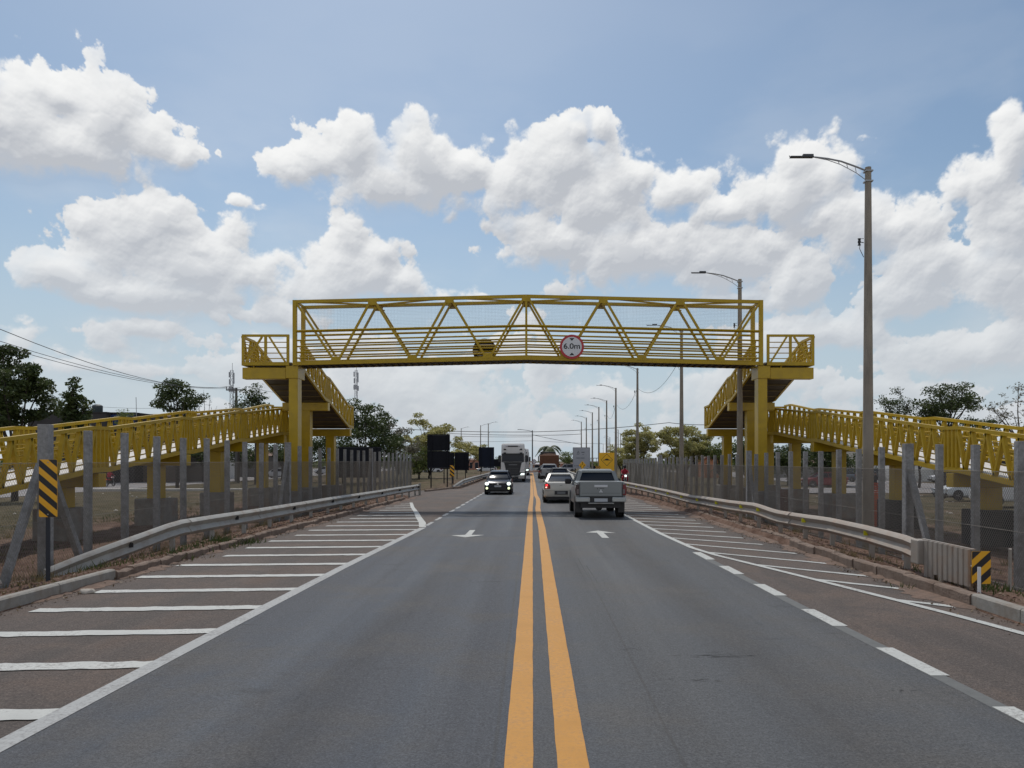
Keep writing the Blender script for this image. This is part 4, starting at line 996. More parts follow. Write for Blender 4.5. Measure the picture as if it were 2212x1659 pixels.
# ------------------------------------------------------------------ street lamps
STEEL = mat('lamp_arm_steel', (0.30, 0.31, 0.32), 0.45, 0.5)
LAMPB = mat('lamp_housing', (0.05, 0.055, 0.065), 0.5)
def lamp(loc, label, rz=0.0, H=11.2, detail=True):
    o = thing('street_lamp', loc, label, 'street lamp', 'street lamps along the highway', rz)
    mb = MB(); mb.tube([(0, 0, -0.3), (0, 0, H*0.5), (0, 0, H)], [0.175, 0.13, 0.088], 12); mb.build('pole', POLEC, o, smooth=40)
    mb = MB(); mb.tube([(0.0, 0, H-0.12), (-0.35, 0, H+0.02), (-0.8, 0, H+0.18), (-1.2, 0, H+0.26), (-1.55, 0, H+0.30)], 0.026, 8)
    mb.tube([(0, 0, H-0.42), (-0.35, 0, H-0.16), (-0.8, 0, H+0.08), (-1.2, 0, H+0.22), (-1.5, 0, H+0.28)], 0.012, 6)
    for a, b, c in ((-0.35, -0.14, 0.0), (-0.6, -0.02, 0.09), (-0.85, 0.11, 0.18)): mb.bar((a, 0, H+b), (a-0.03, 0, H+c), 0.015, 0.015)
    mb.tube([(-1.5, 0, H+0.30), (-1.78, 0, H+0.315)], 0.02, 6)
    mb.box(-0.11, 0.11, -0.11, 0.11, H-0.14, H-0.10); mb.box(-0.11, 0.11, -0.11, 0.11, H-0.44, H-0.40)
    mb.build('arm', STEEL, o, smooth=40)
    mb = MB(); mb.box(-2.30, -1.62, -0.075, 0.075, H+0.29, H+0.32); mb.box(-1.93, -1.62, -0.05, 0.05, H+0.325, H+0.385); mb.tube([(-2.28, 0, H+0.30), (-2.33, 0, H+0.345)], 0.015, 6)
    mb.build('lamp_head', LAMPB, o, bevel=0.01)
    mb = MB(); mb.tube([(-0.13, 0, 8.98), (-0.26, 0, 9.0)], 0.012, 6); mb.tube([(-0.26, 0, 8.90), (-0.26, 0, 8.95), (-0.26, 0, 9.0), (-0.26, 0, 9.06), (-0.26, 0, 9.1)], [0.05, 0.03, 0.05, 0.03, 0.05], 8)
    mb.tube([(-0.13, 0, 9.1), (-0.22, 0, 9.1), (-0.25, 0, 8.8), (-0.13, 0, 8.55)], 0.01, 5)
    mb.build('insulator', BLACK, o, smooth=40)
    return o
L0 = lamp((9.92, 22.7, -0.45), 'tall grey concrete street lamp, nearest and largest, behind the right fence')
lamps = [((9.92, 36.7, -0.45), 'second street lamp on the right, standing just behind the footbridge'),
 ((9.9, 50.9, -0.45), 'third street lamp, its head seen through the footbridge railings'),
 ((9.88, 72.0, -0.45), 'fourth street lamp, its arm right under the footbridge deck'),
 ((10.0, 91.6, -0.45), 'fifth lamp from the camera in the right hand row'),
 ((10.75, 110.6, -0.45), 'sixth street lamp, rising behind the yellow hump sign'),
 ((10.8, 124, -0.45), 'seventh street lamp of the right hand row, left of the hump sign'),
 ((10.85, 138, -0.45), 'eighth street lamp of the right hand row, before the billboard edge'),
 ((10.95, 154.6, -0.45), 'ninth street lamp, in front of the grey billboard'),
 ((11.0, 171, -0.45), 'tenth and smallest of the tapering right hand row, at the billboard'),
 ((24, 214, -0.45), 'distant street lamp of the second row, behind the tall fifth pole'),
 ((28, 243, -0.45), 'distant lamp on the far right side, nearest to the fence end'),
 ((28.6, 282, -0.45), 'distant lamp just left of the one by the fence end'),
 ((30, 300, -0.45), 'faint distant lamp above the yellow hump sign'),
 ((37, 399, -0.45), 'tiny faint lamp left of the hump sign'),
 ((39, 496, -0.45), 'tiniest faint lamp between billboard and hump sign')]
for loc, lab in lamps: dup(L0, loc, 0, lab)
for loc, lab in (((-19.2, 209, -0.3), 'street lamp with arm to the right, leftmost beyond the sign backs'),
                 ((-12.8, 192, -0.3), 'lamp with right arm above the dark blue sign back, left one of a pair'),
                 ((-10.3, 182, -0.3), 'lamp with right arm above the dark blue sign back, right one of a pair'),
                 ((-29, 303, -0.3), 'faint street lamp among pale trees on the left')):
    dup(L0, loc, math.pi, lab)
# pole on the island with wires
o = thing('utility_pole', (0.1, 145, 0.2), 'thin dark utility pole standing on the traffic island at the road end', 'utility pole')
mb = MB(); mb.tube([(0, 0, -0.2), (0, 0, 7.6)], [0.14, 0.09], 8); mb.build('pole', mat('dark_pole', (0.10, 0.095, 0.09), 0.85), o, smooth=40)
mb = MB(); mb.tube([(0, 0, 7.4), (-0.9, 0, 7.6), (-2.2, 0, 7.75)], 0.05, 6); mb.box(-2.8, -2.1, -0.1, 0.1, 7.7, 7.8); mb.build('lamp_arm', STEEL, o)
o = thing('round_prohibition_sign', (0.42, 142.0, 0.2), 'small round red-rimmed sign with a slash on the island pole', 'road sign')
mb = MB(); mb.tube([(0, 0.05, -0.2), (0, 0.05, 2.1)], 0.04, 6); mb.build('post', GALV, o)
mb = MB(); mb.disc((0, 0, 1.72), 0.42, 'y', 24, 0.02); mb.build('rim_ring', mat('dull_red', (0.14, 0.03, 0.035), 0.6), o)
mb = MB(); mb.disc((0, -0.012, 1.72), 0.31, 'y', 24, 0.012); mb.build('sign_face', SIGNW, o)
mb = MB(); mb.bar((-0.2, -0.022, 1.90), (0.2, -0.022, 1.54), 0.07, 0.006); mb.box(-0.1, -0.03, -0.024, -0.019, 1.6, 1.85); mb.build('slash_mark', BLACK, o)
mb = MB(); mb.box(-0.28, 0.12, 138.9, 139.0, 0, 1.55); tag(mb.build('marker_stake', WHITE), 'narrow white panel standing on the island left of the round sign', 'marker')

# overhead wires
WM = mat('cable', (0.05, 0.05, 0.055), 0.6)
def wire(pts_list, label, r=0.02, group=None):
    mb = MB()
    for a, b, sag in pts_list:
        P = [Vector(a).lerp(Vector(b), t) - Vector((0, 0, sag*4*t*(1-t))) for t in [k/14 for k in range(15)]]
        mb.tube(P, r, 4)
    return tag(mb.build('overhead_wire', WM, fixn=False), label, 'cable', group)
def atpx(x, y, Z): return ((x-1149)*Z/1662, Z, 2.1 + (995-y)*Z/1662)
wire([(atpx(840, 925, 145), atpx(1149, 933, 145), 0.25), (atpx(1149, 933, 145), atpx(1445, 913, 145), 0.3), (atpx(1445, 913, 145), atpx(1545, 917, 145), 0.2)], 'highest of the cables crossing over the far end of the road', 0.055)
wire([(atpx(960, 936, 145), atpx(1149, 940, 145), 0.1), (atpx(1149, 940, 145), atpx(1255, 937.5, 145), 0.1)], 'second highest cable crossing over the far end of the road', 0.045)
wire([(atpx(980, 942, 165), atpx(1149, 943.5, 165), 0.1), (atpx(1149, 939, 148), atpx(1255, 960, 158), 0.05)], 'thin cable sloping down to the right from the island pole', 0.04)
wire([(atpx(1000, 954, 180), atpx(1149, 952, 180), 0.1), (atpx(1149, 952, 180), atpx(1420, 961, 180), 0.2)], 'lowest and faintest cable crossing over the far road', 0.03)
for i, (a, b) in enumerate((((9.9, 50.9, 9.0), (9.88, 72, 8.9)), ((9.88, 72, 8.9), (10.0, 91.6, 8.9)), ((10, 91.6, 8.9), (10.75, 110.6, 8.9)))):
    wire([(a, b, 1.25)], 'slack cable drooping from the %s street lamp on the right' % ('third', 'fourth', 'fifth')[i], 0.015)
# left utility pole
o = thing('utility_pole', (-36.5, 95, -0.6), 'dark utility pole with a wide crossarm rising above the left ramp', 'utility pole')
mb = MB(); mb.tube([(0, 0, -0.3), (0, 0, 11.7)], [0.22, 0.15], 8); mb.build('pole', mat('dark_pole', (0.1, 0.1, 0.1)), o, smooth=40)
mb = MB(); mb.box(-1.25, 1.25, -0.06, 0.06, 11.35, 11.5); 
for x in (-1.2, -0.45, 1.2): mb.box(x-0.04, x+0.04, -0.04, 0.04, 11.5, 11.85)
mb.build('crossarm', mat('dark_pole', (0.1, 0.1, 0.1)), o)
wire([(atpx(-320, 645, 30), atpx(0, 711, 42), 0.1), (atpx(0, 711, 42), (-37.7, 95, 11.2), 1.1)], 'uppermost of the three cables at the left edge above the dark tree', 0.022)
wire([(atpx(-320, 675, 31), atpx(0, 737, 43), 0.1), (atpx(0, 737, 43), (-36.9, 95, 11.2), 0.9)], 'middle one of the three cables at the left edge', 0.018)
wire([(atpx(-320, 688, 31), atpx(0, 747, 43), 0.1), (atpx(0, 747, 43), (-36.0, 95, 11.1), 0.9)], 'lowest of the three cables at the left edge', 0.018)
wire([(atpx(430, 836, 96), atpx(505, 832, 95), 0.2), (atpx(532, 834, 95), atpx(640, 850, 120), 0.3)], 'cable leaving the crossarm pole behind the left ramp', 0.02)
wire([(atpx(190, 877, 90), atpx(340, 882, 90), 0.1)], 'thin cable above the dark roofs on the left', 0.015)
# lattice masts
def mast(xp, ytop, Z, label, w=1.1):
    x = (xp-1149)*Z/1662; H = 2.1 + (995-ytop)*Z/1662 + 0.6
    o = thing('radio_mast', (x, Z, -0.6), label, 'radio mast'); mb = MB()
    n = 16; cs = [(-1, -1), (1, -1), (0, 1)]
    for i in range(n):
        a, b = H*i/n, H*(i+1)/n; wa, wb = w*(1-0.45*i/n)/2, w*(1-0.45*(i+1)/n)/2
        for k in range(3):
            p = Vector((cs[k][0]*wa, cs[k][1]*wa, a)); q = Vector((cs[k][0]*wb, cs[k][1]*wb, b)); q2 = Vector((cs[(k+1)%3][0]*wb, cs[(k+1)%3][1]*wb, b))
            mb.bar(p, q, 0.10, 0.10); mb.bar(p, q2, 0.05, 0.05); mb.bar(q, q2, 0.04, 0.04)
    mb.build('lattice_tower', mat('mast_steel', (0.36, 0.37, 0.39), 0.6, 0.3), o)
    mb = MB(); mb.tube([(0, 0, H), (0, 0, H+1.6)], 0.05, 4)
    for k, (dx, dz) in enumerate(((-0.5, -1.0), (0.5, -1.2), (-0.45, -2.6), (0.5, -2.4), (0.55, -4.5), (-0.5, -4.2))): mb.box(dx-0.11, dx+0.11, -0.5, -0.3, H+dz-0.6, H+dz+0.6)
    mb.disc((0, -0.6, H-4.2), 0.6, 'y', 16, 0.3)
    mb.build('antenna', mat('mast_steel', (0.4, 0.4, 0.4)), o)
mast(502, 800, 170, 'lattice radio mast with antennas left of the left landing')
mast(770, 800, 190, 'lattice radio mast seen under the footbridge deck', 1.0)
mb = MB(); mb.tube([atpx(295, 900, 90), atpx(294, 858, 90)], 0.035, 5); tag(mb.build('antenna_rod', STEEL), 'single thin antenna rod above the dark roofs', 'antenna')

# ------------------------------------------------------------------ signs
def back_sign(label, x0p, x1p, ytp, ybp, Z, legs, m=SIGNB, yleg=None, split=None, rz=0.0):
    x0, x1 = (x0p-1149)*Z/1662, (x1p-1149)*Z/1662; zt, zb = 2.1+(995-ytp)*Z/1662, 2.1+(995-ybp)*Z/1662
    cx = (x0+x1)/2; hw = (x1-x0)/2
    o = thing('road_sign', (cx, Z, gz(cx, Z)), label, 'road sign', None, rz); g = gz(cx, Z)
    mb = MB()
    if split:
        zs = 2.1+(995-split)*Z/1662
        mb.box(-hw, hw, 0, 0.03, zb-g, zs-g-0.03); mb.box(-hw, hw, 0, 0.03, zs-g+0.03, zt-g)
    else: mb.box(-hw, hw, 0, 0.03, zb-g, zt-g)
    mb.build('panel', m, o)
    mb = MB()
    fr = mat('sign_frame', (0.035, 0.037, 0.042), 0.6)
    for z in ([zb-g+0.05, zt-g-0.08] + ([zs-g] if split else [])): mb.box(-hw+0.02, hw-0.02, -0.03, -0.004, z-0.02, z+0.02)
    mb.build('frame', fr, o)
    for lx in legs:
        x = (lx-1149)*Z/1662 - cx; mb = MB(); mb.box(x-0.045, x+0.045, -0.10, -0.032, -0.3, zt-g-0.03); mb.build('post', SIGNB, o)
    return o
back_sign('large black back of a two panel road sign on two legs, tallest on the left', 923, 972, 938, 1012, 61, (931.5, 966.5), split=974)
back_sign('black sign back partly hidden behind the two panel sign', 950, 981.5, 977, 1013, 72, (959.5, 979))
back_sign('square black sign back on two legs right of the striped board', 982, 1013, 977, 1016, 90, (987.5, 1005.7))
back_sign('dark blue sign back standing left of the white truck', 1034, 1067.5, 966, 1009, 104, (1039, 1060), SIGNB2)
back_sign('small low dark sign back between the blue sign back and the truck', 1066, 1084, 992, 1008, 128, (1070, 1080))
back_sign('wide low black sign back behind the fence under the left ramp', 731, 823, 965, 1032, 75, (740, 812))
# yellow hump sign
Z = 75; x0, x1 = (1294-1149)*Z/1662, (1327-1149)*Z/1662; cx, hw = (x0+x1)/2, (x1-x0)/2
o = thing('speed_hump_sign', (cx, Z, -0.1), 'large yellow sign with a black speed hump in a diamond', 'road sign')
mb = MB(); mb.box(-hw, hw, -0.02, 0.0, 1.22, 2.97); pn = mb.build('panel', SIGNY, o)
mb = MB()
cxx, cz, r, t = 0.02, 2.27, 0.60, 0.035
D4 = [(cxx, cz+r), (cxx+r*0.97, cz), (cxx, cz-r), (cxx-r*0.97, cz)]; D5 = [(cxx, cz+r-t*1.4), (cxx+(r-t*1.4)*0.97, cz), (cxx, cz-r+t*1.4), (cxx-(r-t*1.4)*0.97, cz)]
for i in range(4):
    j = (i+1) % 4; mb.sheet([(D4[i][0], -0.024, D4[i][1]), (D4[j][0], -0.024, D4[j][1]), (D5[j][0], -0.024, D5[j][1]), (D5[i][0], -0.024, D5[i][1])])
hump = [(-0.38, -0.05), (0.38, -0.05), (0.38, -0.01), (0.22, 0.01), (0.14, 0.09), (0.0, 0.13), (-0.14, 0.09), (-0.22, 0.01), (-0.38, -0.01)]
mb.sheet([(cxx+a, -0.024, cz+b) for a, b in hump])
mb.build('hump_symbol', BLACK, pn, fixn=False)
for s in (-1, 1):
    mb = MB(); mb.box(s*0.45-0.04, s*0.45+0.04, 0.003, 0.08, -0.3, 2.9); mb.build('post', GALV, o)
# yellow diamond with arrows
o = thing('diamond_sign', (5.12, 78, 0.0), 'small yellow diamond warning sign with black arrows before the billboard', 'road sign')
mb = MB(); mb.prism([(0, 1.22), (0.37, 1.64), (0, 2.06), (-0.37, 1.64)], -0.02, 0.0); pn = mb.build('panel', SIGNY, o)
mb = MB()
for (ax, az, dx, dz) in ((0, 1.76, 0, 0.2), (0.12, 1.5, 0.06, 0.2), (-0.12, 1.62, -0.04, -0.2)):
    mb.bar((ax, -0.024, az-dz/2), (ax+dx, -0.024, az+dz/2), 0.05, 0.005, up=(0,1,0)); s = 1 if dz > 0 else -1
    mb.sheet([(ax+dx-0.07, -0.026, az+dz/2), (ax+dx+0.07, -0.026, az+dz/2), (ax+dx, -0.026, az+dz/2+s*0.1)])
mb.build('arrow_symbol', BLACK, pn, fixn=False)
mb = MB(); mb.box(-0.03, 0.03, 0.003, 0.05, -0.2, 2.0); mb.build('post', GALV, o)
# billboard
Z = 150; cx = (1256-1149)*Z/1662
BB = mat('billboard_grey', (0.36, 0.37, 0.41), 0.6, noise=0.06, scale=0.6)
o = thing('billboard', (cx, Z, -0.1), 'large pale grey billboard with a three diamond emblem and dark lettering lines', 'billboard')
mb = MB(); mb.box(-1.62, 1.62, 0, 0.12, 0.66, 4.70); pn = mb.build('panel', BB, o)
mb = MB(); mb.box(-1.66, 1.66, 0.0, 0.14, 4.70, 4.78); mb.box(1.62, 1.70, -0.02, 0.14, 0.6, 4.7); mb.box(-1.68, -1.62, -0.02, 0.14, 0.6, 4.7); mb.build('frame', mat('frame_grey', (0.16, 0.16, 0.18)), pn)
def tri_diamond(mb, cx, cz, s, y):
    for a in (90, 210, 330):
        d = Vector((math.cos(R(a)), math.sin(R(a)))); e = Vector((-d.y, d.x))
        P = [Vector((0, 0)), d*s*0.5 + e*s*0.288, d*s, d*s*0.5 - e*s*0.288]
        mb.sheet([(cx+p.x, y, cz+p.y) for p in P])
mb = MB(); tri_diamond(mb, -0.62, 3.78, 0.36, -0.006)
for (x0, x1, z, h) in ((0.0, 0.62, 3.82, 0.16), (-0.95, -0.4, 3.42, 0.08), (0.15, 0.5, 3.40, 0.08), (-1.0, -0.3, 2.70, 0.14), (-0.2, 0.62, 2.70, 0.14), (-1.45, -1.15, 1.17, 0.11), (-1.05, -0.4, 1.17, 0.11), (1.15, 1.4, 1.12, 0.12)):
    mb.box(x0, x1, -0.01, -0.004, z-h/2, z+h/2)
mb.build('dark_print', mat('billboard_ink', (0.10, 0.11, 0.13), 0.6), pn, fixn=False)
for s in (-1.2, 0, 1.2):
    mb = MB(); mb.box(s-0.1, s+0.1, 0.14, 0.32, -0.5, 4.5); mb.build('post', SIGNB, o)
# gantry frame behind
Z = 140; 
o = thing('sign_frame', ((1285-1149)*Z/1662, Z, -0.2), 'empty black sign frame with a dark plate right of the billboard', 'sign frame')
mb = MB(); w = 0.72
for x in (-w, -w/2.6, w/2.6, w): mb.box(x-0.035, x+0.035, -0.03, 0.03, 0, 2.75)
mb.box(-w-0.1, w+0.1, -0.03, 0.03, 2.7, 2.8); mb.build('frame', SIGNB, o)
mb = MB(); mb.box(-w, w, -0.06, -0.035, 0.7, 1.35); mb.build('plate', SIGNB, o)

# ------------------------------------------------------------------ vehicles
def paintm(name, c, metal=0.3, rough=0.32): return mat(name, c, rough, metal, coat=0.08, spec=0.35, noise=0.04, scale=2)
def wheel(mb_t, mb_r, x, y, r, w, s):
    mb_t.loft([[(x + s*q, y + rr_*math.cos(2*math.pi*k/20), r + rr_*math.sin(2*math.pi*k/20)) for k in range(20)] for q, rr_ in ((-w/2, r*0.9), (-w/2+0.03, r), (w/2-0.03, r), (w/2, r*0.9), (w/2+0.001, r*0.66))], True)
    mb_r.disc((x + s*(w/2+0.002), y, r), r*0.64, 'x', 16, 0.012)
    for k in range(5):
        a = 2*math.pi*k/5; mb_r.bar((x+s*(w/2+0.01), y, r), (x+s*(w/2+0.01), y+r*0.6*math.cos(a), r+r*0.6*math.sin(a)), 0.05, 0.02, up=(1,0,0))
def wheels(o, xs_, ys_, r, w):
    for y in ys_:
        for s in (-1, 1):
            t, m = MB(), MB(); wheel(t, m, s*xs_, y, r, w, s)
            tw = t.build('wheel', TYRE, o, smooth=45); m.build('rim', RIM, tw)
def sedan(name, label, loc, rz, pm, style='sedan', lights=None, L=4.3, W=1.72, H=1.48, tail=True, cat='car', group=None):
    o = thing(name, loc, label, cat, group, rz); h = W/2; l = L/2
    hb = style == 'hatch'
    mb = MB()
    rear_top = 0.98 if hb else 1.05
    body(mb, [(-l, h*0.84, 0.44, 0.78, 0.10, 0.97), (-l+0.06, h*0.95, 0.32, rear_top-0.06, 0.12, 0.93), (-l+0.4, h, 0.24, rear_top, 0.13, 0.90), (-l+0.95, h, 0.22, rear_top-0.02, 0.12, 0.92),
              (0, h, 0.20, 0.97, 0.10, 0.93), (l-1.15, h, 0.22, 0.95, 0.12, 0.92), (l-0.5, h*0.98, 0.24, 0.86, 0.14, 0.90), (l-0.1, h*0.90, 0.26, 0.72, 0.12, 0.93), (l, h*0.76, 0.34, 0.60, 0.08, 0.95)], n=4)
    mb.build('body', pm, o, smooth=40)
    r0 = -l+0.5 if not hb else -l+0.12; r1 = -l+1.15 if not hb else -l+0.5
    # glasshouse
    g = MB()
    body(g, [(r0, h*0.80, 0.93, rear_top+0.01, 0.02, 0.93), (r1, h*0.85, 0.93, H-0.06, 0.05, 0.74), (r1+0.45, h*0.87, 0.93, H-0.02, 0.06, 0.74), (0.25, h*0.87, 0.93, H-0.02, 0.06, 0.74), (l-1.15, h*0.84, 0.90, 0.98, 0.02, 0.92)], n=3)
    gw = g.build('window', GLASS, o, smooth=45)
    p = MB(); th = h*0.85*0.74
    body(p, [(r1-0.04, th*0.96, H-0.09, H-0.03, 0.03, 0.96), (r1+0.45, th*1.04, H-0.07, H+0.01, 0.035, 0.95), (0.25, th*1.04, H-0.07, H, 0.035, 0.95), (0.45, th*0.98, H-0.12, H-0.07, 0.025, 0.95)], n=3)
    for s in (-1, 1):
        p.bar((s*h*0.82, r0-0.02, rear_top-0.03), (s*th*0.98, r1, H-0.07), 0.13, 0.10); p.bar((s*h*0.87, l-1.12, 0.93), (s*th*1.01, 0.38, H-0.09), 0.07, 0.06)
        p.bar((s*h*0.885, -0.25, 0.93), (s*th*1.035, -0.22, H-0.06), 0.05, 0.09)
    p.build('roof', pm, o, smooth=40)
    wheels(o, h-0.11, (-l+0.78, l-0.80), 0.305, 0.20)
    for s in (-1, 1):
        m = MB(); m.box(min(s*(h-0.03), s*(h+0.17)), max(s*(h-0.03), s*(h+0.17)), l-1.42, l-1.32, 0.93, 1.08); m.build('mirror', PLAST if name == 'dark_hatchback' else pm, o, bevel=0.03)
    m = MB(); m.box(-h*0.86, h*0.86, -l+0.12, l-0.12, 0.17, 0.30); 
    for y in (-l+0.78, l-0.80): 
        for s in (-1, 1): m.disc((s*(h-0.005), y, 0.33), 0.36, 'x', 20, 0.03)
    m.build('underbody', BLACK, o)
    # rear details
    for s in (-1, 1):
        m = MB(); x0, x1 = sorted((s*h*0.62, s*h*0.955))
        m.prism([(x0 if s < 0 else x1, 0.70), (x1 if s < 0 else x0, 0.70), ((x1 if s < 0 else x0) - s*-0.0, 0.88), ((x0+x1)/2 + s*0.03, rear_top-0.03), (x0 if s < 0 else x1, 0.93)], -l-0.012, -l+0.25)
        m.build('tail_light', mat('tail_light_lens', (0.22, 0.01, 0.012), 0.2, coat=0.5), o, bevel=0.01)
    m = MB(); m.box(-h*0.9, h*0.9, -l-0.004, -l+0.1, 0.605, 0.615); m.build('bumper_seam', BLACK, o)
    m = MB(); m.box(-0.33, 0.33, -l-0.015, -l+0.05, 0.42, 0.60); m.build('plate_recess', PLAST, o)
    m = MB(); m.box(-0.2, 0.2, -l-0.022, -l-0.014, 0.45, 0.57); m.build('licence_plate', mat('dim_plate', (0.16, 0.17, 0.18)), o)
    m = MB(); m.bar((-0.06, -l+0.03, 0.87), (0.06, -l+0.03, 0.88), 0.02, 0.03); m.build('badge', mat('badge_grey', (0.25, 0.26, 0.26)), o)
    # front details
    for s in (-1, 1):
        m = MB(); m.disc((s*h*0.80, l-0.03, 0.68), 0.12, 'y', 16, 0.10, sy=0.85); m.build('headlight', lights[0] if lights else mat('headlight_glass', (0.5, 0.52, 0.55), 0.15, coat=0.5), o)
        m = MB(); m.disc((s*h*0.80, l-0.02, 0.40), 0.075, 'y', 14, 0.08); m.build('fog_light', lights[1] if lights else PLAST, o)
    m = MB(); m.prism([(-h*0.5, 0.60), (h*0.5, 0.60), (h*0.62, 0.70), (-h*0.62, 0.70)], l-0.12, l+0.012); m.prism([(-h*0.72, 0.28), (h*0.72, 0.28), (h*0.60, 0.46), (-h*0.60, 0.46)], l-0.15, l+0.006)
    m.build('grille', PLAST, o)
    m = MB(); m.box(-0.21, 0.21, l+0.008, l+0.022, 0.47, 0.58); m.build('licence_plate', PLATE, o)
    m = MB(); m.disc((0, l+0.012, 0.66), 0.06, 'y', 14, 0.015, sy=0.75); m.build('badge', CHROME, o)
    return o
HL = mat('lit_headlight', (0.9, 0.95, 0.95), 0.2, emit=(0.85, 1.0, 0.95), estr=1.5)
FL = mat('lit_fog_light', (0.9, 0.95, 0.7), 0.2, emit=(0.85, 1.0, 0.55), estr=1.3)
TLR = mat('lit_tail_light', (0.6, 0.02, 0.02), 0.2, emit=(1.0, 0.04, 0.05), estr=1.6)
TLW = mat('lit_brake_core', (0.9, 0.5, 0.45), 0.2, emit=(1.0, 0.45, 0.35), estr=1.8)
dk = sedan('dark_hatchback', 'dark navy car driving toward the camera with lit headlights', (-2.09, 49.3, 0.003), math.pi, paintm('navy_paint', (0.008, 0.012, 0.025), 0.2, 0.22), 'hatch', (HL, FL), L=4.1, W=1.68, H=1.46)
m = MB(); m.box(0.42, 0.62, 0.95, 1.02, 0.985, 0.995); m.build('dashboard_paper', WHITE, dk)
ws = sedan('white_sedan', 'off-white sedan seen from behind with lit tail lights, left of the grey pickup', (1.45, 40.1, 0.003), 0, paintm('offwhite_paint', (0.50, 0.49, 0.45), 0.1, 0.35), 'sedan', None, L=4.3, W=1.74, H=1.455)
for ch in list(ws.children):
    if ch.name.startswith('tail_light'):
        m = MB(); s = -1 if sum(v.co.x for v in ch.data.vertices) < 0 else 1
        m.box(s*0.72-0.055, s*0.72+0.055, -2.175, -2.16, 0.84, 0.93); m.build('lit_lamp', TLR, ch, bevel=0.01)
        m = MB(); m.box(s*0.74-0.04, s*0.74+0.04, -2.175, -2.16, 0.745, 0.81); m.build('lit_lamp', TLW, ch, bevel=0.01)
sedan('dark_suv', 'dark roofed car hidden behind the off-white sedan', (2.22, 64, 0.003), 0, paintm('near_black_paint', (0.03, 0.03, 0.032)), 'hatch', None, L=4.1, W=1.72, H=1.50)

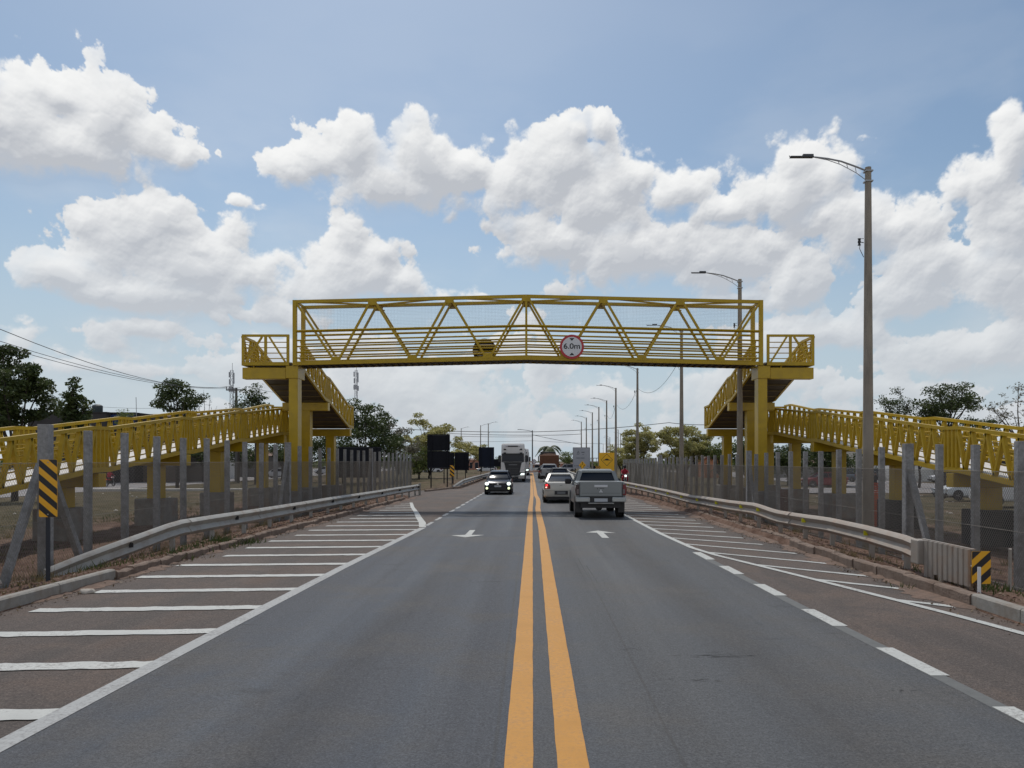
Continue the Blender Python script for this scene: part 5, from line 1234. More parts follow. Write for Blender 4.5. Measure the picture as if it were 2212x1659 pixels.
def pickup(label, loc, pm, rz=0.0, emblem=False, group=None):
    o = thing('pickup_truck', loc, label, 'pickup truck', group, rz); h = 0.905; l = 2.62
    mb = MB()
    body(mb, [(-l, h*0.985, 0.74, 1.32, 0.06, 0.97), (-l+0.08, h, 0.60, 1.33, 0.06, 0.97), (-0.95, h, 0.50, 1.33, 0.07, 0.96), (-0.9, h, 0.45, 1.15, 0.07, 0.96), (1.1, h, 0.42, 1.13, 0.09, 0.95), (2.1, h*0.98, 0.45, 1.08, 0.12, 0.93), (2.55, h*0.9, 0.45, 0.98, 0.12, 0.93), (2.66, h*0.8, 0.5, 0.9, 0.1, 0.95)], n=4)
    mb.build('body', pm, o, smooth=40)
    m = MB(); m.box(-0.76, 0.76, -l-0.022, -l+0.02, 0.80, 1.335); tg = m.build('tailgate', pm, o, bevel=0.02)
    m = MB(); m.box(-0.79, -0.775, -l-0.012, -l+0.02, 0.80, 1.31); m.box(0.775, 0.79, -l-0.012, -l+0.02, 0.80, 1.31); m.box(-0.8, 0.8, -l-0.004, -l+0.02, 0.765, 0.795); m.box(-0.7, 0.7, -l-0.027, -l-0.02, 0.915, 0.922)
    m.build('tailgate_gap', BLACK, tg)
    m = MB(); m.box(-0.24, 0.24, -l-0.045, -l-0.02, 1.135, 1.215); m.build('handle_plate', SIGNW if emblem else PLAST, tg, bevel=0.01)
    if emblem:
        m = MB(); tri_diamond(m, 0.0, 0.985, 0.075, -l-0.027); m.build('emblem', mat('bright_emblem', (0.75, 0.76, 0.78), 0.3), tg, fixn=False)
        m = MB(); m.box(-0.14, -0.11, -l-0.026, -l-0.02, 1.06, 1.10); m.box(-0.05, 0.12, -l-0.027, -l-0.02, 1.085, 1.10); m.build('shadow_mark', PLAST, tg)
    g = MB()
    body(g, [(-1.02, h*0.88, 1.12, 1.30, 0.03, 0.94), (-0.86, h*0.88, 1.12, 1.66, 0.07, 0.78), (-0.4, h*0.90, 1.12, 1.72, 0.07, 0.77), (0.5, h*0.90, 1.12, 1.72, 0.07, 0.77), (1.35, h*0.88, 1.10, 1.16, 0.02, 0.93)], n=3)
    g.build('window', GLASS, o, smooth=45)
    p = MB(); th = h*0.90*0.77
    body(p, [(-0.93, th*1.0, 1.64, 1.72, 0.035, 0.93), (-0.4, th*1.04, 1.66, 1.765, 0.045, 0.93), (0.5, th*1.04, 1.66, 1.76, 0.045, 0.93), (0.72, th*0.98, 1.6, 1.66, 0.025, 0.95)], n=3)
    for s in (-1, 1):
        p.bar((s*h*0.90, -1.04, 1.14), (s*th*1.0, -0.88, 1.68), 0.14, 0.12, up=(0, 1, 0)); p.bar((s*h*0.905, 1.36, 1.12), (s*th*1.02, 0.62, 1.64), 0.07, 0.06); p.bar((s*h*0.92, -0.05, 1.13), (s*th*1.04, -0.02, 1.68), 0.05, 0.10)
    p.box(-h*0.86, h*0.86, -1.05, -0.98, 1.1, 1.325)
    p.build('roof', pm, o, smooth=40)
    wheels(o, h-0.15, (-1.75, 1.75), 0.37, 0.25)
    m = MB()
    for y in (-1.75, 1.75):
        for s in (-1, 1): m.disc((s*(h-0.008), y, 0.42), 0.46, 'x', 20, 0.03)
    m.box(-h*0.80, h*0.80, -l+0.05, 2.4, 0.38, 0.60); m.disc((0, -1.75, 0.37), 0.13, 'y', 14, 0.2); m.box(-0.75, 0.75, -1.8, -1.7, 0.33, 0.42)
    m.build('underbody', BLACK, o)
    for s in (-1, 1):
        m = MB(); m.box(min(s*0.66, s*0.90), max(s*0.66, s*0.90), -2.28, -2.25, 0.20, 0.62); m.build('mud_flap', PLAST, o)
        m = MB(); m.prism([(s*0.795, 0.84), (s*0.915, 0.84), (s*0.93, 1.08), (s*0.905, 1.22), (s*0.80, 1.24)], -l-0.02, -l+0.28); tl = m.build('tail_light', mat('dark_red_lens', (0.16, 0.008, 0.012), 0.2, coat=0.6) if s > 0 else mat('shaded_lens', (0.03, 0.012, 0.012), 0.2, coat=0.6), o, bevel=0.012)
        m = MB(); m.box(min(s*0.80, s*0.87), max(s*0.80, s*0.87), -l-0.026, -l-0.018, 0.90, 1.06); m.build('lens_insert', mat('grey_lens', (0.16, 0.13, 0.13), 0.2), tl)
        m = MB(); m.box(min(s*0.40, s*0.91), max(s*0.40, s*0.91), -l-0.14, -l+0.06, 0.60, 0.775); m.build('bumper_end', mat('bumper_silver', (0.40, 0.41, 0.40), 0.35, 0.3) if emblem else pm, o, bevel=0.035)
        m = MB(); m.box(min(s*(h-0.02), s*(h+0.24)), max(s*(h-0.02), s*(h+0.24)), 1.02, 1.14, 1.14, 1.36); m.build('mirror', PLAST, o, bevel=0.05)
    m = MB(); m.box(-0.40, 0.40, -l-0.05, -l+0.02, 0.58, 0.77); m.build('plate_recess', PLAST, o)
    m = MB(); m.box(-0.24, 0.24, -l-0.062, -l-0.05, 0.61, 0.73); m.build('licence_plate', PLATE, o)
    m = MB(); m.box(-0.46, 0.46, -l-0.16, -l+0.0, 0.535, 0.575); m.build('bumper_step', GALV, o, bevel=0.012)
    for s in (-1, 1):
        m = MB(); m.box(min(s*0.5, s*0.84), max(s*0.5, s*0.84), 2.5, 2.62, 0.78, 0.92); m.build('headlight', mat('headlight_glass', (0.5, 0.52, 0.55), 0.15), o, bevel=0.02)
    m = MB(); m.box(-0.48, 0.48, 2.55, 2.68, 0.6, 0.9); m.build('grille', PLAST, o, bevel=0.02)
    return o
PG = paintm('grey_green_paint', (0.22, 0.235, 0.24), 0.35, 0.34)
pickup('grey pickup truck with a three diamond emblem on its tailgate, nearest vehicle', (2.50, 30.5, 0.003), PG, emblem=True)
pickup('silver pickup truck ahead, between the brown truck load and the sedan', (1.75, 78.5, 0.003), paintm('silver_paint', (0.30, 0.31, 0.32), 0.4, 0.4))

WHT = paintm('truck_white', (0.62, 0.60, 0.58), 0.0, 0.4)
def heavy(label, loc, rz=math.pi, sc=1.0, lit=True):
    """built facing +y; its front is at y=0"""
    o = thing('heavy_truck', loc, label, 'truck', 'white heavy trucks coming toward the camera', rz)
    m = MB()
    body(m, [(-2.2, 1.17, 1.0, 3.70, 0.10, 0.97), (-0.25, 1.20, 0.95, 3.78, 0.14, 0.94), (-0.06, 1.15, 0.95, 3.62, 0.18, 0.93), (0.0, 1.06, 0.98, 3.40, 0.2, 0.93)], n=4)
    cab = m.build('cab', WHT, o, smooth=40)
    m = MB(); m.box(-0.50, 0.50, -0.03, 0.028, 3.44, 3.56); m.build('roof_emblem', PLAST, cab, bevel=0.01)
    for s in (-1, 1):
        m = MB(); m.prism([(s*0.62, 3.12), (s*0.92, 3.12), (s*0.90, 3.28), (s*0.72, 3.26)], -0.02, 0.02); m.build('roof_lamp', PLAST, cab)
        for q in (0.66, 0.56):
            mm = MB(); mm.box(min(s*q, s*(q+0.03)), max(s*q, s*(q+0.03)), 0.0, 0.022, 3.46, 3.54); mm.build('roof_marker', mat('dull_red', (0.14, 0.03, 0.035)), cab)
    m = MB(); m.prism([(-1.08, 1.98), (1.08, 1.98), (1.06, 2.80), (-1.06, 2.80)], -0.02, 0.018); m.build('windscreen', GLASS, cab, bevel=0.02)
    m = MB(); m.box(-1.02, 1.02, 0.02, 0.13, 2.72, 2.80)
    for s in (-1, 1): m.box(s*0.8-0.12, s*0.8+0.12, 0.0, 0.15, 2.80, 2.90)
    m.build('sun_visor', PLAST, cab, bevel=0.02)
    m = MB(); m.bar((-0.6, 0.03, 2.02), (0.35, 0.03, 2.16), 0.02, 0.02); m.bar((0.0, 0.03, 2.02), (0.9, 0.03, 2.12), 0.02, 0.02); m.build('wiper', BLACK, cab)
    m = MB(); m.prism([(-0.62, 0.62), (0.62, 0.62), (0.78, 1.62), (1.06, 1.96), (-1.06, 1.96), (-0.78, 1.62)], -0.05, 0.03); gr_ = m.build('grille', PLAST, cab)
    m = MB()
    for z in (0.80, 0.98, 1.16, 1.34): m.box(-0.55, 0.55, 0.03, 0.05, z-0.025, z+0.025)
    m.build('grille_bar', mat('grille_grey', (0.07, 0.07, 0.075), 0.4), gr_)
    m = MB(); m.box(-0.42, 0.42, 0.03, 0.042, 1.66, 1.72); m.build('name_strip', mat('worn_chrome', (0.22, 0.22, 0.23), 0.4), gr_)
    for s in (-1, 1):
        m = MB(); m.prism([(s*0.66, 0.95), (s*1.16, 0.95), (s*1.18, 1.85), (s*1.10, 1.95), (s*0.86, 1.9)], -0.25, 0.06); m.build('side_fairing', WHT, cab, bevel=0.04)
        m = MB(); m.box(min(s*1.2, s*1.42), max(s*1.2, s*1.42), -0.15, 0.0, 1.95, 2.62); m.build('mirror', PLAST, cab, bevel=0.04)
        m = MB(); m.prism([(s*0.72, 0.68), (s*1.12, 0.70), (s*1.14, 0.86), (s*0.80, 0.84)], 0.0, 0.10); m.build('headlight', HL if (lit and s < 0) else mat('headlight_glass', (0.5, 0.52, 0.55)), cab)
        m = MB(); m.box(s*1.185-0.03, s*1.185+0.03, -0.5, 0.02, 1.96, 2.8) if False else m.box(min(s*1.09, s*1.13), max(s*1.09, s*1.13), -0.05, 0.03, 1.9, 2.82); m.build('pillar_trim', WHT, cab)
    m = MB(); m.prism([(-1.12, 0.32), (1.12, 0.32), (1.18, 0.68), (0.6, 0.68), (0.5, 0.60), (-0.5, 0.60), (-0.6, 0.68), (-1.18, 0.68)], -0.3, 0.10); m.build('bumper', mat('soiled_white', (0.42, 0.40, 0.37), 0.6, noise=0.1), cab, bevel=0.04)
    m = MB(); m.box(-0.55, 0.55, 0.04, 0.105, 0.30, 0.56); m.build('bumper_grille', PLAST, cab)
    m = MB(); m.box(-1.17, 1.17, -14.5, -2.7, 1.2, 3.35); m.build('trailer_box', mat('trailer_white', (0.40, 0.40, 0.40), 0.6), o, bevel=0.03)
    m = MB(); m.box(-0.5, 0.5, -15.2, -0.2, 0.6, 1.15); m.box(-1.15, 1.15, -2.2, -0.1, 0.45, 1.0); m.build('chassis', BLACK, o)
    for y in (-1.3, -5.0, -12.4, -13.7):
        for s in (-1, 1):
            t = MB(); r = MB(); wheel(t, r, s*1.03, y, 0.5, 0.32, s); tw = t.build('wheel', TYRE, o, smooth=45); r.build('rim', RIM, tw)
    return o
HT = heavy('white heavy truck coming closer with one headlight lit, behind the navy car', (-1.86, 75.5, 0.003))
dup(HT, (-1.6, 109, 0.003), math.pi, 'second white heavy truck half hidden behind the first one')

# brown loaded truck going away
o = thing('loaded_truck', (2.3, 104.5, 0.003), 'truck seen from behind carrying a tall brown load', 'truck')
m = MB(); body(m, [(-4.0, 1.24, 1.12, 2.74, 0.06, 0.99), (-3.9, 1.27, 1.1, 2.82, 0.08, 0.98), (1.2, 1.27, 1.1, 2.88, 0.08, 0.98)], n=3); m.build('load', mat('brown_load', (0.13, 0.058, 0.032), 0.9, noise=0.15, scale=3), o, smooth=30)
m = MB(); m.prism([(-1.05, 2.84), (1.05, 2.82), (0.7, 2.98), (0, 3.05), (-0.7, 3.0)], -3.6, 1.0); m.build('load_cover', mat('tan_cover', (0.34, 0.22, 0.17), 0.9), o)
m = MB(); m.box(-1.12, 0.98, 1.3, 3.4, 0.9, 3.32); m.build('cab', mat('black_cab', (0.015, 0.016, 0.018), 0.5), o, bevel=0.05)
m = MB(); m.box(-1.2, 1.2, -4.0, 3.4, 0.75, 1.1); m.box(-1.1, 1.1, -4.1, -4.0, 0.5, 0.85); m.build('chassis', BLACK, o)
m = MB(); m.box(-1.45, -1.3, 3.0, 3.1, 2.0, 2.7); m.build('mirror', PLAST, o)
for y in (-2.8, -1.6, 2.6):
    for s in (-1, 1):
        t = MB(); r = MB(); wheel(t, r, s*1.0, y, 0.5, 0.4, s); tw = t.build('wheel', TYRE, o, smooth=45); r.build('rim', RIM, tw)
sedan('grey_car', 'small dark car between the brown loaded truck and the silver pickup', (1.55, 91, 0.003), 0, paintm('dark_grey_paint', (0.08, 0.085, 0.09)), 'hatch', L=4.0, W=1.66, H=1.5)
# parked and passing cars at the sides (photo position, ground -0.5)
def side_car(xp, yp, Z, rz, pm, label, style='sedan', **k):
    return sedan('parked_car', label, ((xp-1149)*Z/1662, Z, -0.52), R(rz), pm, style, group='cars parked along the roads', **k)
side_car(2092, 1078, 52, 97, paintm('pale_blue_white', (0.55, 0.58, 0.60), 0.1), 'pale silver car parked sideways behind the right ramp column')
side_car(1778, 1056, 76, 92, paintm('dark_red_paint', (0.17, 0.012, 0.02), 0.2), 'dark red car crossing behind the right fence')
side_car(1840, 1050, 96, 10, paintm('slate_blue_paint', (0.07, 0.09, 0.12), 0.2), 'slate blue car facing away behind a right ramp column', 'hatch', H=1.65)
side_car(1888, 1044, 104, 15, paintm('graphite_paint', (0.04, 0.045, 0.05), 0.2), 'graphite car beside the pale warehouse wall', 'hatch', H=1.6)
side_car(2049, 1040, 92, 80, paintm('parked_white', (0.55, 0.55, 0.56), 0.0), 'white car parked before the white gate, far behind the right ramp')
side_car(1222, 1017, 186, 92, paintm('suv_silver', (0.33, 0.33, 0.36), 0.3), 'silver car crossing left of the billboard', 'hatch', L=4.6, H=1.75)
side_car(1052, 1016, 175, 85, paintm('parked_white', (0.55, 0.55, 0.56)), 'white car under the dark blue sign back', 'hatch')
side_car(705, 1012, 150, 75, paintm('parked_white', (0.55, 0.55, 0.56)), 'white car in the shade under the left ramp end', 'hatch')
side_car(935, 1012, 165, 85, paintm('parked_white', (0.55, 0.55, 0.56)), 'white car in tree shade beside the two panel sign', 'hatch')
side_car(600, 1020, 118, 85, paintm('parked_white', (0.55, 0.55, 0.56)), 'white car far behind the left fence beside the portal column', 'hatch')
dkp = pickup('dark green pickup parked under trees behind the left ramp', ((369-1149)*100/1662, 102, -0.55), paintm('bottle_green_paint', (0.018, 0.028, 0.025), 0.2), rz=0.05)
# white van at right edge
o = thing('white_van', ((2190-1149)*44/1662+0.6, 44.5, -0.52), 'white van nose behind the right fence at the photo edge', 'van', None, R(85))
m = MB(); body(m, [(-2.6, 0.9, 0.35, 2.0, 0.1, 0.93), (0.6, 0.95, 0.3, 2.05, 0.12, 0.9), (1.3, 0.95, 0.3, 1.55, 0.12, 0.9), (2.2, 0.9, 0.3, 1.1, 0.14, 0.93), (2.4, 0.8, 0.4, 0.9, 0.1, 0.95)], n=4); m.build('body', paintm('parked_white', (0.55, 0.55, 0.56)), o, smooth=40)
m = MB()
for s in (-1, 1): m.box(min(s*0.93, s*0.965), max(s*0.93, s*0.965), -0.2, 0.7, 1.25, 1.75)
m.bar((-0.65, 1.25, 1.60), (0.65, 1.25, 1.60), 0.5, 0.35) if False else m.box(-0.75, 0.75, 0.95, 1.2, 1.5, 1.85); m.build('window', GLASS, o, bevel=0.02)
wheels(o, 0.84, (-1.7, 1.6), 0.34, 0.22)

# ------------------------------------------------------------------ people and motorcycles
SKIN = mat('skin', (0.22, 0.12, 0.08), 0.6)
def skinned(name, joints, edges, mats, parent=None, matfn=None, sub=1):
    me = bpy.data.meshes.new(name); me.from_pydata([j[:3] for j in joints], edges, [])
    o = bpy.data.objects.new(name, me); col.objects.link(o)
    sk = o.modifiers.new('skin', 'SKIN')
    for i, j in enumerate(joints): me.skin_vertices[0].data[i].radius = (j[3], j[3]*0.9)
    me.skin_vertices[0].data[0].use_root = True
    ss = o.modifiers.new('sub', 'SUBSURF'); ss.levels = sub; ss.render_levels = sub
    dg = bpy.context.evaluated_depsgraph_get(); dg.update()
    m2 = bpy.data.meshes.new_from_object(o.evaluated_get(dg)); bpy.data.objects.remove(o)
    m2.materials.clear()
    for m in mats: m2.materials.append(m)
    for p in m2.polygons:
        p.material_index = matfn(p.center) if matfn else 0; p.use_smooth = True
    o = bpy.data.objects.new(name, m2); col.objects.link(o)
    if parent is not None: o.parent = parent
    return o
def person(label, loc, rz, shirt, trousers, ride=False, helmet=None):
    if ride:   # seated astride, facing +y, hips at 0.80
        J = [(0,-0.25,0.84,0.15), (0,-0.18,1.10,0.15), (0,-0.08,1.33,0.16), (0,-0.05,1.46,0.06), (0,-0.02,1.60,0.10), (0,-0.02,1.70,0.085),
             (-0.20,-0.07,1.36,0.07), (-0.27,0.12,1.14,0.05), (-0.28,0.36,1.08,0.035), (0.20,-0.07,1.36,0.07), (0.27,0.12,1.14,0.05), (0.28,0.36,1.08,0.035),
             (-0.14,-0.2,0.82,0.10), (-0.22,0.14,0.78,0.075), (-0.2,0.02,0.40,0.05), (-0.2,0.14,0.33,0.04), (0.14,-0.2,0.82,0.10), (0.22,0.14,0.78,0.075), (0.2,0.02,0.40,0.05), (0.2,0.14,0.33,0.04)]
    else:
        J = [(0,0,0.92,0.14), (0,0,1.12,0.13), (0,0,1.36,0.16), (0,0,1.48,0.06), (0,0.01,1.58,0.09), (0,0.01,1.68,0.085),
             (-0.20,0,1.38,0.06), (-0.24,0.02,1.12,0.045), (-0.22,0.14,0.92,0.033), (0.20,0,1.38,0.06), (0.24,-0.02,1.12,0.045), (0.23,0.02,0.88,0.033),
             (-0.10,0,0.86,0.09), (-0.11,0.06,0.48,0.065), (-0.11,-0.02,0.10,0.045), (-0.11,0.12,0.04,0.04), (0.10,0,0.86,0.09), (0.11,-0.02,0.48,0.065), (0.11,-0.14,0.12,0.045), (0.11,0.0,0.05,0.04)]
    E = [(0,1),(1,2),(2,3),(3,4),(4,5),(2,6),(6,7),(7,8),(2,9),(9,10),(10,11),(0,12),(12,13),(13,14),(14,15),(0,16),(16,17),(17,18),(18,19)]
    zc = 0.95
    def mf(c):
        if c.z > 1.50: return 0
        if abs(c.x) > 0.2 and c.z < 1.16 and c.z > 0.84 and (c.y > 0.2 or not ride): return 0
        return 1 if c.z > (0.93 if not ride else 0.95) else 2
    o = skinned('person', J, E, [SKIN, shirt, trousers], None, mf)
    o.location = loc; o.rotation_euler = (0, 0, rz); tag(o, label, 'person')
    m = MB(); y = J[5][1]; m.tube([(0, y, 1.54 if helmet else 1.66), (0, y, 1.62 if helmet else 1.68), (0, y, 1.72), (0, y, 1.79), (0, y, 1.82)], [0.09, 0.135, 0.14, 0.10, 0.03] if helmet else [0.10, 0.105, 0.105, 0.08, 0.02], 12)
    m.build('helmet' if helmet else 'hair', helmet or BLACK, o, smooth=60)
    return o
def motorbike(label, loc, rz, pm, lit_front=False, lit_rear=False):
    o = thing('motorcycle', loc, label, 'motorcycle', None, rz)
    for y in (-0.62, 0.62):
        m = MB(); n = 20; rings = []
        for k in range(n+1):
            a = 2*math.pi*k/n; c = Vector((0, y+0.26*math.cos(a), 0.30+0.26*math.sin(a))); d = Vector((0, math.cos(a), math.sin(a)))
            rings.append([c + d*0.045*math.cos(b) + Vector((0.045*math.sin(b), 0, 0)) for b in [2*math.pi*q/6 for q in range(6)]])
        m.loft(rings, False); w = m.build('wheel', TYRE, o, smooth=60)
        m = MB(); m.disc((0, y, 0.30), 0.07, 'x', 10, 0.10)
        for k in range(6): a = math.pi*k/3; m.bar((0, y, 0.3), (0, y+0.24*math.cos(a), 0.3+0.24*math.sin(a)), 0.015, 0.015)
        m.build('rim', RIM, w)
    m = MB(); body(m, [(-0.75, 0.06, 0.72, 0.80, 0.02, 0.9), (-0.3, 0.13, 0.62, 0.80, 0.05, 0.9), (0.05, 0.12, 0.62, 0.84, 0.05, 0.9), (0.25, 0.15, 0.62, 0.98, 0.07, 0.8), (0.45, 0.10, 0.75, 0.98, 0.05, 0.9)], n=3); m.build('body', pm, o, smooth=40)
    m = MB(); m.box(-0.11, 0.11, -0.65, 0.08, 0.80, 0.86); m.build('seat', BLACK, o, bevel=0.02)
    m = MB(); m.box(-0.14, 0.14, -0.2, 0.28, 0.28, 0.60); m.tube([(0.15, 0.1, 0.3), (0.17, -0.4, 0.3), (0.17, -0.75, 0.38)], 0.04, 8); m.build('engine', PLAST, o, bevel=0.02)
    m = MB(); m.bar((-0.07, 0.62, 0.3), (-0.07, 0.42, 1.02), 0.035, 0.035); m.bar((0.07, 0.62, 0.3), (0.07, 0.42, 1.02), 0.035, 0.035); m.tube([(-0.36, 0.32, 1.06), (-0.15, 0.42, 1.04), (0.15, 0.42, 1.04), (0.36, 0.32, 1.06)], 0.016, 6); m.build('handlebar', STEEL, o)
    m = MB(); m.disc((0, 0.56, 0.92), 0.085, 'y', 14, 0.1); m.build('headlight', HL if lit_front else mat('headlight_glass', (0.5, 0.5, 0.5)), o)
    m = MB(); m.box(-0.06, 0.06, -0.82, -0.76, 0.70, 0.77); m.build('tail_light', TLR if lit_rear else mat('tail_light_lens', (0.2, 0, 0)), o)
    m = MB(); m.box(-0.09, 0.09, -0.86, -0.85, 0.50, 0.63); m.build('licence_plate', PLATE, o)
    return o
red = mat('red_cloth', (0.30, 0.012, 0.03), 0.8); jeans = mat('dark_cloth', (0.02, 0.022, 0.03), 0.9)
bx, by = (238-1149)*79/1662, 79
motorbike('small motorcycle riding away on the left side road', (bx, by, -0.55), 0.0, mat('red_paint', (0.25, 0.01, 0.01), 0.3), lit_rear=True)
person('person in a red shirt riding the motorcycle on the left side road', (bx, by, -0.55), 0.0, red, jeans, True, mat('helmet_red', (0.20, 0.01, 0.02), 0.3))
bx, by = 7.55, 62.5
motorbike('red motorcycle with lit headlight facing the camera by the right fence', (bx, by, -0.05), math.pi, mat('red_paint', (0.25, 0.01, 0.01), 0.3), lit_front=True)
person('person in dark red clothes on the motorcycle by the right fence', (bx, by, -0.05), math.pi, red, red, True, BLACK)
person('person in dark clothes walking behind the tall nearest lamp pole', ((1891-1149)*60/1662, 60, -0.55), R(170), jeans, jeans)

# ------------------------------------------------------------------ site clutter
o = tag(None, None) if False else None
m = MB(); k = 22
for i in range(k):
    z0, z1_ = -0.5 + 1.75*i/k, -0.5 + 1.75*(i+0.72)/k
    xa, xb = 13.35, 13.9; e = 0.03*noise2(i*1.3, 2)
    m.box(xa+e, xb+e, 30.4, 30.43, z0, z1_)
for i in range(9): x = 13.37+i*0.062; m.box(x, x+0.02, 30.395, 30.4, -0.5, 1.22)
nt = m.build('safety_netting', mat('orange_netting', (0.62, 0.09, 0.03), 0.7)); tag(nt, 'orange safety netting standing beside a right ramp column', 'safety net')
m = MB(); m.box(13.3, 13.35, 30.38, 30.45, -0.6, 1.3); m.build('stake', mat('weathered_wood', (0.3, 0.3, 0.3)), nt)
o = thing('red_cabinet', (12.1, 37.2, -0.45), 'dark red metal cabinet behind the right fence near the portal column', 'cabinet')
m = MB(); m.box(-0.22, 0.22, -0.2, 0.2, 0, 1.15); m.build('case', mat('oxide_red', (0.09, 0.018, 0.014), 0.6, noise=0.2), o, bevel=0.02)
m = MB(); m.box(-0.19, 0.19, -0.215, -0.203, 0.08, 1.07); d = m.build('door', mat('oxide_red', (0.09, 0.02, 0.015)), o); m = MB(); m.box(0.02, 0.16, -0.235, -0.216, 0.58, 0.60); m.build('handle', GALV, d)
# ------------------------------------------------------------------ buildings
def wallm(n, c): return mat(n, c, 0.9, noise=0.12, scale=0.8, dirt=tuple(q*0.55 for q in c), dscale=0.5, damt=0.45)
def house(label, xp0, xp1, ytop, Z, depth, wm, roof, wins=(), base=-0.6, roofh=0.0, name='building', over=0.3, doors=()):
    x0, x1 = (xp0-1149)*Z/1662, (xp1-1149)*Z/1662; zt = 2.1 + (995-ytop)*Z/1662; cx = (x0+x1)/2; hw = (x1-x0)/2; H = zt - base
    o = thing(name, (cx, Z, base), label, 'building')
    m = MB(); m.box(-hw, hw, 0, depth, -0.2, H); w = m.build('wall', wm, o)
    m = MB()
    if roofh > 0: m.loft([[(-hw-over, -over, H+0.004), (-hw-over, depth+over, H+0.004), (-hw-over, depth/2, H+roofh)], [(hw+over, -over, H+0.004), (hw+over, depth+over, H+0.004), (hw+over, depth/2, H+roofh)]], True)
    else: m.box(-hw-0.1, hw+0.1, -0.12, depth+0.1, H+0.004, H+0.18)
    m.build('roof', roof, o)
    for (u0, u1, z0, z1_) in wins:
        m = MB(); m.box(lerp(-hw, hw, u0), lerp(-hw, hw, u1), -0.03, 0.0, z0, z1_); f = m.build('window', mat('window_frame', (0.2, 0.2, 0.2)), o)
        m = MB(); m.box(lerp(-hw, hw, u0)+0.06, lerp(-hw, hw, u1)-0.06, -0.04, -0.031, z0+0.06, z1_-0.06); m.build('pane', GLASS, f)
    for (u0, u1, z1_, dm) in doors:
        m = MB(); m.box(lerp(-hw, hw, u0), lerp(-hw, hw, u1), -0.05, -0.002, 0, z1_); m.build('door', dm, o)
    return o
DKW = wallm('dark_wall', (0.045, 0.04, 0.04)); DKR = mat('dark_roof', (0.03, 0.028, 0.028), 0.9); TILE = mat('clay_tile', (0.16, 0.10, 0.075), 0.9, noise=0.2, scale=3)
BLUE = wallm('blue_wall', (0.02, 0.045, 0.14)); GREYW = wallm('grey_wall', (0.26, 0.25, 0.24)); PALE = wallm('pale_wall', (0.50, 0.47, 0.42)); PINK = wallm('salmon_wall', (0.42, 0.20, 0.14)); WHW = wallm('whitewash', (0.58, 0.57, 0.55)); ORG = wallm('orange_wall', (0.46, 0.20, 0.11))
b = house('long dark building behind the left ramp, with a water tank on its roof', 60, 230, 893, 92, 10, DKW, DKR, ((0.1, 0.2, 2.5, 4), (0.4, 0.5, 2.5, 4), (0.7, 0.8, 2.5, 4)))
house('blue topped building right of the dark roofed one', 228, 291, 894, 93, 8, DKW, DKR, ((0.3, 0.6, 2, 4),))
m = MB(); m.box(-(291-228)*93/1662/2-0.02, (291-228)*93/1662/2+0.02, -0.1, 0.0, 6.6, 8.25); m.build('fascia', BLUE, [q for q in bpy.data.objects if q.get('label', '').startswith('blue topped')][0])
house('low grey brown building with sheet roofing behind the left ramp', 292, 400, 900, 95, 9, mat('brown_wall', (0.10, 0.08, 0.07), 0.9), TILE, ((0.2, 0.35, 2, 3.4), (0.6, 0.75, 2, 3.4)), roofh=0.6)
m = MB(); X0 = (190-1149)*92/1662; zt = 2.1+(995-888)*92/1662; m.tube([(X0, 94, zt-0.2), (X0, 94, zt-0.1), (X0, 94, zt+0.75), (X0, 94, zt+0.85), (X0, 94, zt+0.95)], [0.55, 0.6, 0.6, 0.5, 0.25], 16)
tag(m.build('water_tank', mat('tank_dark', (0.03, 0.045, 0.05), 0.6), smooth=40), 'dark round water tank on the long dark roof', 'water tank')
house('grey shed with dark openings far left behind the fence posts', 430, 640, 985, 125, 8, mat('shade_wall', (0.10, 0.09, 0.085), 0.9), TILE, ((0.1, 0.2, 0.8, 2.2), (0.3, 0.42, 0.8, 2.2), (0.6, 0.7, 0.8, 2.2)), roofh=0.9)
house('white tent like stall roof behind the left ramp trees', 448, 492, 992, 112, 4, WHW, mat('canvas', (0.5, 0.5, 0.5)), (), roofh=1.2)
house('salmon building with dark doors right of the square sign back', 1012, 1037, 994, 205, 8, PINK, TILE, ((0.1, 0.35, 0.6, 2.2), (0.55, 0.85, 0.6, 2.2)), roofh=0.5)
house('low salmon building behind the white truck', 1062, 1100, 1005, 210, 8, PINK, TILE, ((0.2, 0.4, 0.5, 1.6),), roofh=0.5)
house('low orange shop beyond the traffic island', 1148, 1182, 1003, 230, 8, ORG, mat('tin_roof', (0.3, 0.3, 0.32)), ((0.2, 0.8, 0.5, 1.4),), roofh=0.5)
house('salmon house left of the billboard', 1212, 1244, 1002, 225, 8, PINK, TILE, ((0.5, 0.9, 0.4, 1.8),), roofh=0.4)
house('grey building with a flat roof right of the pale yellow trees', 1492, 1546, 979, 128, 10, GREYW, mat('tin_roof', (0.3, 0.3, 0.32)), ((0.1, 0.2, 2, 3.2), (0.3, 0.4, 2, 3.2)))
o = house('orange shop with a dark red banner behind the right fence', 1522, 1562, 990, 122, 6, ORG, TILE, ((0.5, 0.9, 0.6, 2.0),), roofh=0.3)
m = MB(); m.box(-1.3, 0.4, -0.3, -0.2, 2.9, 4.4); m.build('banner', mat('red_banner', (0.24, 0.01, 0.02), 0.7), o)
house('pale warehouse wall behind the right ramp', 1826, 1932, 967, 112, 12, PALE, mat('tin_roof', (0.3, 0.3, 0.32)), (), doors=((0.72, 0.98, 2.6, GREYW),))
house('long whitewashed wall with a gate behind the right ramp', 1934, 2350, 975, 99, 10, WHW, mat('tin_roof', (0.3, 0.3, 0.32)), ((0.05, 0.10, 1, 2.4),), doors=((0.20, 0.30, 2.8, GREYW), (0.5, 0.6, 2.8, DKW)))
